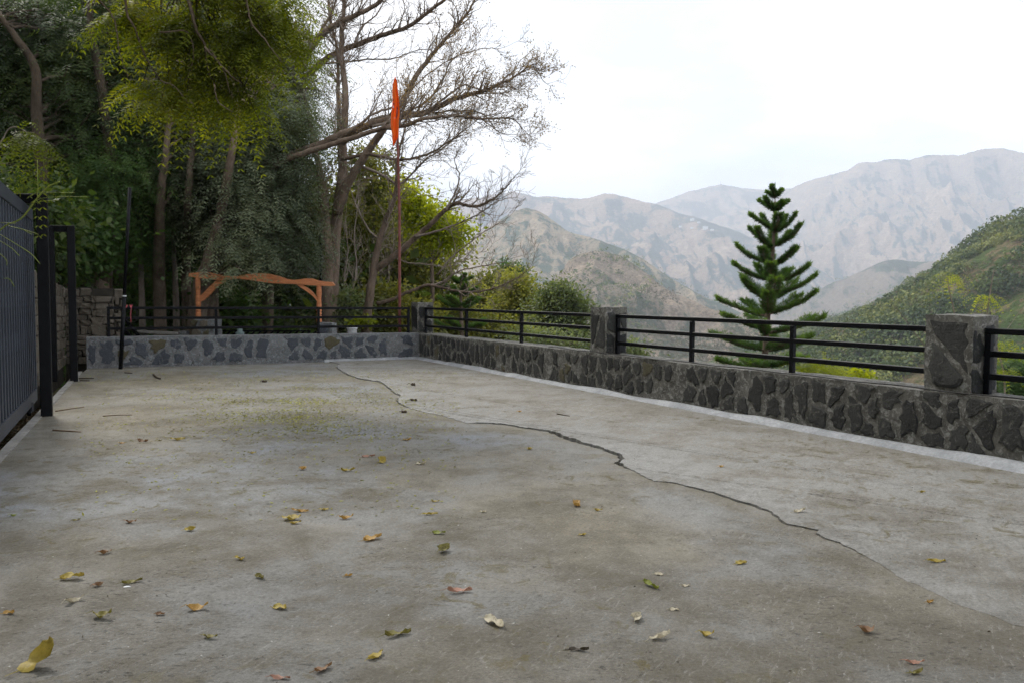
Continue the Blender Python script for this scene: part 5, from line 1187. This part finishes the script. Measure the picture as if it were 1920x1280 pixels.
bare('bare_tree', 'bare tree with dark diagonal boughs crossing the top of the sky beside the green canopy', b3_, [
    (G([(500, 640), (505, 500), (515, 380), (530, 260), (553, 164), (586, 85), (622, 52), (658, 33), (704, 10), (740, -25)], 21, 19), .16, .04),
    (G([(530, 260), (565, 165), (600, 120), (635, 98), (690, 77), (730, 62), (766, 50), (800, 25), (841, -5)], 21, 19), .10, .035),
    (G([(586, 85), (610, 45), (625, 20), (633, -20)], 20, 20), .05, .02),
    (G([(666, 80), (680, 50), (706, 28), (730, -10)], 19.6, 20), .035, .01),
    (G([(600, 120), (640, 118), (690, 112), (740, 110), (780, 95), (810, 92)], 20, 19), .03, .008),
], 17, mat='twig', dens=2.3)
b4_ = base_at(690, 18.5); b4_.z = zland(b4_.x, b4_.y)-.1
bare('bare_tree', 'bare spreading tree behind the flagpole with drooping limbs reaching right over the corner', b4_, [
    (G([(683, 650), (690, 580), (700, 510), (712, 450), (728, 400), (742, 360), (745, 300), (760, 240)], 18.5, 18), .125, .02),
    (G([(700, 508), (740, 480), (780, 445), (809, 420), (835, 394), (858, 382), (881, 387), (905, 384), (933, 367), (955, 345), (969, 328)], 18.4, 17), .085, .006),
    (G([(835, 394), (848, 374), (858, 350), (861, 328), (853, 305), (858, 285)], 17.6, 17.6), .03, .006),
    (G([(780, 445), (830, 430), (860, 420), (900, 400), (930, 380), (950, 372)], 18, 17.3), .03, .006),
    (G([(708, 570), (735, 562), (767, 547), (800, 536), (825, 538), (857, 546), (896, 547), (920, 542), (941, 536), (978, 516), (995, 500)], 18.4, 17), .055, .006),
    (G([(800, 536), (829, 530), (845, 518), (862, 508), (890, 502), (913, 497), (940, 492), (966, 483)], 18, 17), .03, .006),
    (G([(820, 515), (850, 480), (875, 460), (900, 440), (925, 425), (950, 410)], 18, 17.2), .022, .005),
    (G([(712, 450), (690, 430), (670, 390), (655, 350)], 18.5, 19), .03, .01),
    (G([(735, 480), (760, 492), (800, 496), (840, 500), (870, 490)], 18.4, 18), .02, .006),
], 23, mat='twig', dens=2.3)
b5_ = base_at(720, 20); b5_.z = zland(b5_.x, b5_.y)-.1
bare('bare_tree', 'thin many stemmed bare shrub tree between the arch and the flagpole', b5_, [
    (G([(640, 650), (648, 590), (645, 530), (652, 470), (648, 420)], 21, 21), .04, .012),
    (G([(640, 650), (632, 580), (612, 530), (575, 500), (545, 480), (520, 455)], 21, 20.5), .06, .015),
    (G([(655, 650), (660, 560), (668, 500), (664, 440), (672, 380)], 21, 22), .035, .012),
    (G([(665, 650), (676, 570), (690, 530), (720, 500), (715, 470)], 21, 22), .03, .010),
    (G([(600, 520), (560, 512), (520, 505), (500, 480)], 21, 20.5), .03, .010),
    (G([(690, 650), (725, 560), (730, 500), (738, 460)], 22, 22), .04, .012),
], 29, mat='twig', dens=1.6)
# ================================================================ FALLEN LEAVES AND OTHER SMALL THINGS
LCOL = {}
for nm, a, b_ in (('yellow', (.30, .225, .035), (.44, .34, .07)), ('ochre', (.38, .22, .05), (.48, .30, .09)), ('brown', (.16, .085, .04), (.26, .15, .075)), ('green', (.15, .18, .02), (.27, .29, .045)),
                  ('pale', (.42, .37, .26), (.55, .50, .37)), ('pink', (.36, .19, .13), (.46, .27, .20)), ('dark', (.04, .033, .022), (.08, .06, .035)), ('olive', (.13, .12, .03), (.25, .21, .05))):
    m, nt, b = newmat('leaf_'+nm); P = coords(nt, src='obj'); c = ramp(nt, noise(nt, P, 22, 5, .65, 1.0), .35, .65, a, b_)
    c = mix(nt, math_(nt, 'MULTIPLY', ramp(nt, noise(nt, P, 55, 4, .7), .58, .66), .8), c, tuple(x*.4 for x in a)); nt.links.new(c, b.inputs['Base Color']); b.inputs['Roughness'].default_value = .6
    t = N(nt, 'ShaderNodeBsdfTranslucent'); nt.links.new(c, t.inputs[0]); s_ = N(nt, 'ShaderNodeMixShader'); s_.inputs[0].default_value = .25
    nt.links.new(b.outputs[0], s_.inputs[1]); nt.links.new(t.outputs[0], s_.inputs[2]); nt.links.new(s_.outputs[0], nt.nodes['Material Output'].inputs[0]); LCOL[nm] = m
def fallen(px, py, wpx, ang, col, curl, fold, label, group=None, asp=.42, stalk=True, stand=0.0):
    """wpx: leaf length as it shows, in photo pixels; ang: heading on the ground, degrees from the image's right"""
    p = gnd(px, py); z0 = zfloor(p); dist = p.y; sc_ = dist/FPX
    a = rad(ang); f_ = math.sqrt(math.cos(a)**2+(math.sin(a)*1.2/max(dist, 1))**2); L_ = min(.17, max(.038, 1.10*wpx*sc_/max(f_, .6)))
    rr = random.Random(int(px*7+py*13)); nu, nv = 9, 5; mb = MB(); vs = []
    d = Vector((math.cos(a), math.sin(a), 0)); s_ = Vector((-d.y, d.x, 0)); W_ = L_*asp*rr.uniform(.85, 1.15); ph = rr.uniform(0, 6)
    for i in range(nu):
        u_ = i/(nu-1); wd = W_*(math.sin(math.pi*min(1, u_**.8*.97+.03))**.8)*.5; th = curl*(u_-.45)*2.2
        # bend along the length
        if abs(curl) > .02: x = L_*math.sin(curl*2.2*(u_-.45))/(curl*2.2); zz = L_*(1-math.cos(curl*2.2*(u_-.45)))/(curl*2.2)*1.0
        else: x = L_*(u_-.45); zz = 0
        for j in range(nv):
            v_ = (j-(nv-1)/2)/((nv-1)/2); w2 = wd*v_*math.cos(fold*.9*abs(v_)); h = abs(v_)*wd*math.sin(fold)+(.0055*math.sin(ph+u_*8+v_*2.3)+.003*math.sin(u_*17+ph*2)*v_*v_)*L_/.08+rr.uniform(-.001, .001)
            vs.append(Vector((x, w2+.004*math.sin(u_*5+ph), zz+h)))
    E = (Euler((.3, -.7, 0)) if stand > .55 else Euler((rr.uniform(-.25, .25)+stand*1.1, rr.uniform(-.12, .12), 0))).to_matrix(); vs = [E @ q for q in vs]; mz = min(q.z for q in vs)
    P3 = [p+d*q.x+s_*q.y+UP*(q.z-mz) for q in vs]
    base = Vector((p.x, p.y, z0)); P3 = [Vector((q.x, q.y, q.z+z0+.0006)) for q in P3]; mb.v = [tuple(q) for q in P3]
    for i in range(nu-1):
        for j in range(nv-1): k = i*nv+j; mb.f.append((k, k+1, k+nv+1, k+nv))
    if stalk:
        a_ = P3[nv//2]; e = a_-d*L_*.28+s_*rr.uniform(-.1, .1)*L_; e.z = max(z0+.001, a_.z*.5); b0 = len(mb.v); q = UP*.0012+s_*.001
        mb.v += [tuple(a_-q), tuple(a_+q), tuple(e+UP*.001), tuple(e-UP*.0002)]; mb.f.append((b0, b0+1, b0+2, b0+3))
    o = mb.build('fallen_leaf', LCOL[col], None, base, smooth=True); tag(o, label, 'leaf', group); return o
GRP = 'fallen leaves scattered on the concrete floor'
LV = [ # px, py, length px, angle, colour, curl, fold, label
 (78, 1248, 66, 40, 'yellow', .9, .45, 'large curled yellow-green leaf standing up in the bottom left corner', .5, .6),
 (134, 1085, 42, 0, 'yellow', .25, .5, 'long flat yellow leaf with a brown rim, lower left'),
 (190, 1158, 42, -12, 'olive', .7, .6, 'crumpled olive leaf below the long flat yellow leaf, lower left'),
 (183, 1098, 16, 40, 'brown', .9, .6, 'small folded brown leaf right of the long flat yellow leaf', .6, .4),
 (138, 1128, 24, 55, 'pale', .8, .9, 'narrow pale curled leaf standing on edge, lower left', .3, .4),
 (18, 1150, 24, 0, 'ochre', .8, .7, 'curled ochre leaf at the left edge near the bottom', .6, .2),
 (246, 1092, 30, 30, 'olive', .3, .4, 'thin mottled leaf with a white speck of bird dropping beside it', .2),
 (300, 1152, 18, -20, 'brown', .8, .7, 'small brown crumpled leaf left of the two-toned leaf', .6),
 (368, 1142, 40, 12, 'ochre', .8, .5, 'two-toned leaf, brown at the left end and yellow at the right, lower left'),
 (392, 1196, 28, -8, 'olive', .5, .5, 'slim olive leaf below the two-toned leaf', .4),
 (487, 1083, 20, -45, 'olive', .9, .8, 'small dark rolled leaf left of centre', .5),
 (449, 1049, 22, -20, 'yellow', .7, .6, 'small yellow leaf above the dark rolled leaf', .45),
 (525, 1140, 28, -25, 'yellow', .3, .4, 'small golden leaf left of centre near the bottom', .5),
 (196, 1037, 18, 40, 'brown', .6, .6, 'small grey-brown leaf alone at left, above the flat yellow leaf', .5),
 (356, 994, 18, 30, 'yellow', .8, .6, 'small bright yellow cupped leaf at left centre', .7, .3),
 (243, 980, 24, -5, 'brown', .6, .6, 'brown curled leaf left of the bright yellow cupped leaf'),
 (143, 975, 14, 10, 'olive', .6, .6, 'tiny olive leaf at the left, above the flat yellow leaf'),
 (24, 967, 10, 40, 'green', .8, .6, 'tiny green leaf at the left edge'),
 (545, 974, 32, 15, 'yellow', .5, .3, 'broad yellow leaf lying partly on a smaller one, left of centre', .62),
 (553, 981, 20, 5, 'yellow', .4, .4, 'small pale yellow leaf tucked under the broad yellow leaf', .5),
 (561, 959, 30, 0, 'ochre', .3, .3, 'slim brown-yellow leaf just above the broad yellow leaf', .25),
 (607, 956, 16, 12, 'yellow', .5, .4, 'small yellow leaf right of the slim brown-yellow leaf', .4),
 (648, 972, 26, 14, 'ochre', .7, .6, 'narrow ochre leaf with raised tip, centre left', .35),
 (651, 883, 26, 0, 'yellow', .6, .5, 'slim yellow leaf above the narrow ochre leaf', .35),
 (697, 1011, 30, 35, 'ochre', .3, .4, 'rusty ochre leaf tilted up to the right, centre', .45),
 (714, 866, 14, 70, 'yellow', .9, .6, 'small upright yellow folded leaf, centre', .7, .5),
 (790, 870, 20, 5, 'pale', .7, .5, 'small pale brown curled leaf right of the upright yellow leaf', .4),
 (690, 856, 22, 0, 'pink', .2, .2, 'thin pinkish leaf left of the upright yellow leaf', .25),
 (763, 825, 14, 35, 'ochre', .6, .5, 'small ochre leaf beyond the upright yellow leaf', .45),
 (567, 880, 10, 60, 'ochre', .8, .6, 'tiny tan leaf left of the slim yellow leaf', .7),
 (473, 850, 14, -5, 'yellow', .4, .5, 'tiny yellow leaf, left, far back on the floor', .35),
 (816, 940, 14, 0, 'yellow', .3, .3, 'small thin yellow leaf, centre of the floor', .35),
 (805, 965, 26, 4, 'yellow', .1, .3, 'long thin yellow leaf below the small thin one, centre', .18),
 (822, 1000, 24, -15, 'green', .4, .4, 'fresh green-yellow leaf, centre of the floor', .45),
 (829, 1034, 22, 60, 'olive', .9, .7, 'folded olive leaf with a raised tip below the fresh green one', .6, .4),
 (905, 960, 8, 0, 'pale', .5, .5, 'tiny whitish leaf, centre of the floor', .7),
 (993, 842, 12, 10, 'yellow', .7, .6, 'small yellow leaf in front of the open crack', .6),
 (1078, 947, 16, 70, 'ochre', .7, .6, 'upright orange-yellow leaf, right of centre', .75, .5),
 (1121, 957, 14, -15, 'yellow', .7, .7, 'small yellow folded leaf beside the upright orange-yellow one', .55),
 (1092, 1003, 8, 0, 'yellow', .5, .5, 'tiny yellow scrap below the upright orange-yellow leaf', .6),
 (653, 1080, 12, 10, 'ochre', .9, .9, 'tiny rolled ochre leaf, lower centre', .7),
 (860, 1110, 44, 8, 'pink', .35, .5, 'long rusty leaf lying level, lower centre', .28),
 (926, 1169, 38, -48, 'pale', .35, .4, 'large pale leaf with green edges, lower centre', .5),
 (744, 1191, 46, 22, 'olive', .4, .6, 'long olive-yellow leaf, lower centre left', .28),
 (704, 1231, 26, 52, 'yellow', .3, .3, 'oval yellow-brown leaf below the long olive-yellow leaf', .42),
 (524, 1272, 36, -8, 'pink', .3, .3, 'pinkish slim leaf cut by the bottom edge', .25),
 (1084, 1219, 36, -8, 'dark', .4, .5, 'dark slim leaf with a pale left end, bottom centre', .28),
 (1236, 1197, 40, 30, 'pale', .35, .5, 'long cream leaf, lower right of centre', .28),
 (1192, 1162, 22, 65, 'pale', .6, .6, 'small tan upright leaf above the long cream leaf', .6, .4),
 (1219, 1099, 24, -58, 'green', .5, .7, 'bright green-yellow folded leaf, right of centre', .35),
 (1263, 1143, 12, -15, 'pale', .3, .3, 'tiny pale leaf right of the small tan upright leaf', .45),
 (1235, 1071+6, 8, 0, 'pale', .3, .3, 'tiny whitish chip above the bright green-yellow leaf', .6),
 (1325, 1192, 28, -22, 'yellow', 1.0, .6, 'curled yellow-green leaf right of the long cream leaf', .45),
 (1388, 1056, 22, 20, 'yellow', .2, .25, 'pale yellow broad leaf, right of centre', .62),
 (1351, 879, 11, 0, 'ochre', .7, .5, 'tiny ochre leaf beyond the crack, right of centre', .5),
 (1498, 962, 24, 15, 'pale', .3, .4, 'slim pinkish-yellow leaf just beyond the crack', .35),
 (1728, 926, 11, -10, 'yellow', .7, .6, 'tiny yellow leaf far right beyond the crack', .6),
 (1755, 1054, 32, 0, 'yellow', .12, .2, 'flat pale yellow leaf at the right', .30),
 (1743, 1129, 13, 10, 'ochre', .9, .8, 'tiny rolled orange leaf at the right', .6),
 (1624, 1184, 34, 0, 'brown', 1.1, .5, 'brown boat shaped leaf curled up at both ends, lower right', .5),
 (1714, 1243, 32, -12, 'pink', .4, .4, 'slim pinkish leaf in the lower right corner', .25),
 (1717, 1263, 30, 8, 'olive', .9, .6, 'curled yellow-olive leaf in the lower right corner', .45),
 (605, 1256, 30, 40, 'brown', .5, .3, 'brown arched leaf flat on the floor near the bottom edge', .45),
 (267, 827, 22, -8, 'brown', .8, .6, 'brown leaf at left beyond the pale floor patch', .4),
 (332, 825, 26, 0, 'yellow', .4, .4, 'long yellow leaf beside the brown leaf, far left of the floor', .28),
 (227, 831, 12, 5, 'ochre', .4, .4, 'small ochre leaf left of the brown leaf', .4),
 (422, 825, 13, 0, 'pale', .5, .5, 'small tan leaf far back at left centre', .5),
 (297, 826, 11, 4, 'olive', .3, .3, 'thin olive leaf between the brown leaf and the long yellow leaf', .3),
 (973, 774, 9, 10, 'ochre', .6, .6, 'tiny orange leaf on the far pale floor beyond the crack', .5),
 (1285, 1098, 7, 0, 'pale', .3, .3, 'tiny pale chip right of the bright green-yellow leaf', .5),
]
for r_ in LV:
    px, py, wp, an, co, cu, fo_, lab = r_[:8]; asp = r_[8] if len(r_) > 8 else .42; st = r_[9] if len(r_) > 9 else 0
    fallen(px, py, wp, an, co, cu, fo_, lab, GRP, asp, True, st)
# bird dropping
p = gnd(238, 1099); mb = MB(); rr = random.Random(2); n = 12
mb.v = [(p.x, p.y, .004)]+[(p.x+math.cos(2*math.pi*k/n)*.016*rr.uniform(.5, 1.2), p.y+math.sin(2*math.pi*k/n)*.010*rr.uniform(.5, 1.2), .0006) for k in range(n)]; mb.f = [(0, 1+k, 1+(k+1) % n) for k in range(n)]
tag(mb.build('bird_dropping', M['white'], None, p), 'small white bird dropping beside the thin mottled leaf, lower left', 'dropping')
# twigs and pods
def stick(label, pts, r, mat='bark', name='twig'):
    P3 = []
    for (x, y) in pts: q = gnd(x, y); q.z = zfloor(q)+r*.9; P3.append(q)
    cp = curve_pts(P3, 4); mb = MB(); mb.tube(cp, [r*(1-.4*i/(len(cp)-1)) for i in range(len(cp))], 6); tag(mb.build(name, M[mat], None, P3[0], smooth=True), label, 'twig')
stick('dark curved twig lying near the far parapet at left', [(288, 703), (293, 708), (301, 711)], .016, 'bark_dark')
stick('dark straight twig beside the farther gate frame', [(148, 710), (176, 709.5)], .010, 'bark_dark')
stick('shorter dark twig just in front of the straight one by the farther gate frame', [(150, 713.5), (168, 714)], .009, 'bark_dark')
stick('short dark twig right of the leaning pole foot', [(234, 699), (248, 700)], .010, 'bark_dark')
stick('tan straight twig in front of the nearer gate frame', [(99, 807), (130, 808.5), (152, 810)], .006, 'leaf_tan')
stick('thin tan twig between the gate frame and the mossy patch', [(193, 780), (225, 778), (248, 778)], .005, 'leaf_tan')
stick('yellowish long twig right of the nearer gate frame', [(104, 771), (130, 767), (158, 763)], .006, 'leaf_tan')
stick('thin dark twig on the far pale floor near the long parapet', [(1044, 778), (1056, 780), (1068, 782)], .006, 'bark_dark')
def pod(px, py, w_, label, seed):
    p = gnd(px, py); z = zfloor(p); rr = random.Random(seed); s_ = w_*p.y/FPX; t = thing('seed_pod', label, 'seed pod', (p.x, p.y, z))
    for k in range(5):
        mb = MB(); c = Vector((p.x+rr.uniform(-.4, .4)*s_, p.y+rr.uniform(-.3, .3)*s_, z)); r0 = s_*.24; pr = [(0, r0*.5), (r0*.5, r0), (r0*1.2, r0*.8), (r0*1.7, r0*.3)]
        mb._lathe(c, pr, 7); mb.v = [(a+rr.uniform(-.2, .2)*r0, b_+rr.uniform(-.2, .2)*r0, c_) for a, b_, c_ in mb.v]; mb.build('husk', M['bark_dark'], t)
    MB().tube([(p.x, p.y, z+s_*.2), (p.x-s_*.5, p.y, z+s_*.35), (p.x-s_*.9, p.y+.02, z+s_*.1)], .004, 4).build('stalk', M['bark_dark'], t)
pod(495, 716, 9, 'dark seed clump at left centre near the far parapet', 1)
pod(772, 724, 11, 'dark seed clump beyond the crack, farthest of the two by the flagpole line', 2)
pod(776, 753, 11, 'dark seed clump touching the crack edge, nearer than its neighbour', 3)
pod(758, 773, 11, 'dark seed clump on the old floor just left of the crack', 4)
# tiny shed leaflets over the far left of the floor
g = np.random.default_rng(12); n = 16000
x = np.r_[g.normal(560, 110, n//2), g.uniform(140, 860, n//2)]; y = np.r_[g.normal(765, 26, n//2), 690+g.exponential(60, n//2)]
pts = []
for a, b_ in zip(x, y):
    if not (120 < a < 900 and 694 < b_ < 980): continue
    p = gnd(a, b_)
    if (p-CORNER).dot(nb) > -.05: continue
    dens = .5+.5*vnoise(np.array([[p.x*2.2, p.y*2.2, 0]]), 3)[0]
    if g.random() > dens*1.1+.05: continue
    if (p-left_edge[0]).dot(perp) > -.05: continue
    pts.append((p.x, p.y))
A = np.array(pts); A = np.c_[A, [zfloor(q)+.002 for q in A]]; D_ = kn(np.c_[g.normal(size=(len(A), 2)), np.abs(g.normal(size=len(A)))*.12]); S_ = kn(np.cross(D_, np.array([0, 0, 1.])+g.normal(size=D_.shape)*.3))
v, f = diamonds(A, D_, S_, .014+.026*g.random(len(A)), np.full(len(A), .012)); M['leaflet'] = leafmat('shed_leaflet', (.10, .09, .02), (.22, .21, .03), (.36, .36, .05), .2, .7, 1.5)
tag(link('leaf_litter', mesh_np('leaf_litter', v, f, M['leaflet'], g.random(len(A)))), kind='stuff')
# grit and dark crumbs over the whole floor
n = 9000; ax = g.uniform(-6.5, 6, n); ay = g.uniform(1.8, 14, n); ok = []
for i in range(n):
    p = Vector((ax[i], ay[i], 0)); ok.append((p-RW0).dot(nr) < -.12 and (p-CORNER).dot(nb) < -.05 and (p-left_edge[0]).dot(perp) < -.05)
ok = np.array(ok); A = np.c_[ax[ok], ay[ok]]; A = np.c_[A, [zfloor(q)+.0012 for q in A]]; D_ = kn(np.c_[g.normal(size=(len(A), 2)), np.abs(g.normal(size=len(A)))*.2]); S_ = kn(np.cross(D_, np.array([0, 0, 1.])+g.normal(size=D_.shape)*.4))
v, f = diamonds(A, D_, S_, .003+.012*g.random(len(A))**2, .003+.004*g.random(len(A)))
M['grit'] = leafmat('grit', (.03, .026, .02), (.09, .08, .06), (.34, .32, .28), 0.02, .9, 3); tag(link('grit_litter', mesh_np('grit_litter', v, f, M['grit'], g.random(len(A))**1.5)), kind='stuff')
# dead leaves and soil debris in the gutter between kerb and stone wall
n = 5000; u_ = g.random(n)*7.5; wv = g.random(n); A = np.array([tuple(left_edge[0]+le_dir*a+perp*(.10+b_*(.75+.03*a))) for a, b_ in zip(u_-.5, wv)]); A[:, 2] = land(A[:, 0], A[:, 1])+.02+g.random(n)*.05
A = A[(A[:, 1] > 3)]; D_ = kn(g.normal(size=A.shape)*np.array([1, 1, .3])); S_ = kn(np.cross(D_, g.normal(size=A.shape))); v, f = diamonds(A, D_, S_, .03+.05*g.random(len(A)), .02+.02*g.random(len(A)))
M['dead'] = leafmat('dead_leaves', (.03, .02, .012), (.08, .055, .03), (.17, .12, .07), .1, .8, 2); tag(link('dead_leaf_litter', mesh_np('dead_leaf_litter', v, f, M['dead'], g.random(len(A)))), kind='stuff')
# green stems of a plant leaning in at the left edge, in front of the gate
YS = 5.2; b_ = at(-70, 520, YS); t = thing('slender_plant', 'slender light green stems leaning in front of the sliding gate at the left edge', 'plant', (b_.x, b_.y, -.3))
SM = simple('green_stem', (.16, .21, .03), (.26, .30, .05), 6, .5)
MB().tube(curve_pts([Vector((b_.x, b_.y, -.3)), b_, at(0, 432, YS), at(40, 410, YS), at(70, 372, YS), at(92, 350, YS), at(112, 341, YS)], 5), .0048, 5).build('stem', SM, t, smooth=True)
for pts in ([(70, 372), (71, 350), (70, 330), (70, 300)], [(80, 361), (110, 361.5), (140, 362)], [(66, 378), (80, 372), (120, 369), (165, 370)], [(60, 382), (85, 377), (110, 376)], [(0, 418), (30, 419)], [(15, 424), (45, 431), (72, 440)], [(0, 440), (40, 464), (60, 478), (75, 495)], [(0, 452), (22, 466), (36, 480)], [(0, 476), (12, 488), (13, 498)], [(6, 522), (18, 524), (27, 538)], [(15, 424), (40, 430), (60, 440)]):
    MB().tube(curve_pts([at(x, y, YS-.05+.01*i) for i, (x, y) in enumerate(pts)], 4), .0022, 4).build('leaf_stalk', SM, t, smooth=True)

# far houses, standing on the slopes the rays meet
def hit_ridge(x, y):
    d = np.array(tuple(ray(x, y))); o0 = np.array([0, 0, 1.2]); best = None
    for V, rows in RIDGE.values():
        v = V.reshape(-1, 3)-o0; v = v[v[:, 1] > 0]; e = np.abs(v[:, 0]/v[:, 1]-d[0]/d[1])+np.abs(v[:, 2]/v[:, 1]-d[2]/d[1]); ok = e < .0025
        v = v[v[:, 1] > 2500] if len(v) else v; e = np.abs(v[:, 0]/v[:, 1]-d[0]/d[1])+np.abs(v[:, 2]/v[:, 1]-d[2]/d[1]); ok = e < .0025
        if ok.any():
            c = v[ok]; k = np.argmin(c[:, 1]); p = c[k]+o0
            if best is None or p[1] < best[1]: best = p
    return best
nm = ['white roofed house high on the far slope left of the norfolk pine', 'pale house right beside the high white roofed house', 'long pale building below the two high houses on the far slope', 'small pale house right of the long pale building', 'tiny pale house left of the long pale building', 'tiny white house near the green hill crest at right', 'second tiny white house near the green hill crest', 'tiny pale house just left of the two by the green crest', 'tiny pale house lowest on the far slope at left']
for i, (x, y, w_) in enumerate(HOUSES):
    p = hit_ridge(x, y)
    if p is None: continue
    p = Vector(p); t = thing('hillside_house', nm[i], 'house', tuple(p), 'pale houses on the far mountainside'); h = w_*.30
    MB().box(p+UP*(h*.3), w_*.5, w_*.32, h*.9).build('wall', M['house_wall'], t)
    mb = MB(); z = p.z+h*1.2; mb.add([(p.x-w_*.55, p.y-w_*.38, z), (p.x+w_*.55, p.y-w_*.38, z), (p.x+w_*.55, p.y+w_*.38, z), (p.x-w_*.55, p.y+w_*.38, z), (p.x-w_*.55, p.y, z+h*.6), (p.x+w_*.55, p.y, z+h*.6)], [(0, 1, 5, 4), (2, 3, 4, 5), (0, 4, 3), (1, 2, 5), (3, 2, 1, 0)]); mb.build('roof', M['house_roof'], t)
p = hit_ridge(1352, 347.5)
if p is not None:
    p = Vector(p); mb = MB(); mb.tube([p-UP*10, p+UP*45], [2.2, 1.0], 5); tag(mb.build('radio_mast', M['bark_grey'], None, p), 'tiny mast on the summit left of the norfolk pine top', 'mast')
for o in bpy.data.objects:
    if 'wb' in o: del o['wb']
import sys
print('TRIS', sum(len(o.data.polygons)*2 for o in bpy.data.objects if o.type == 'MESH'))
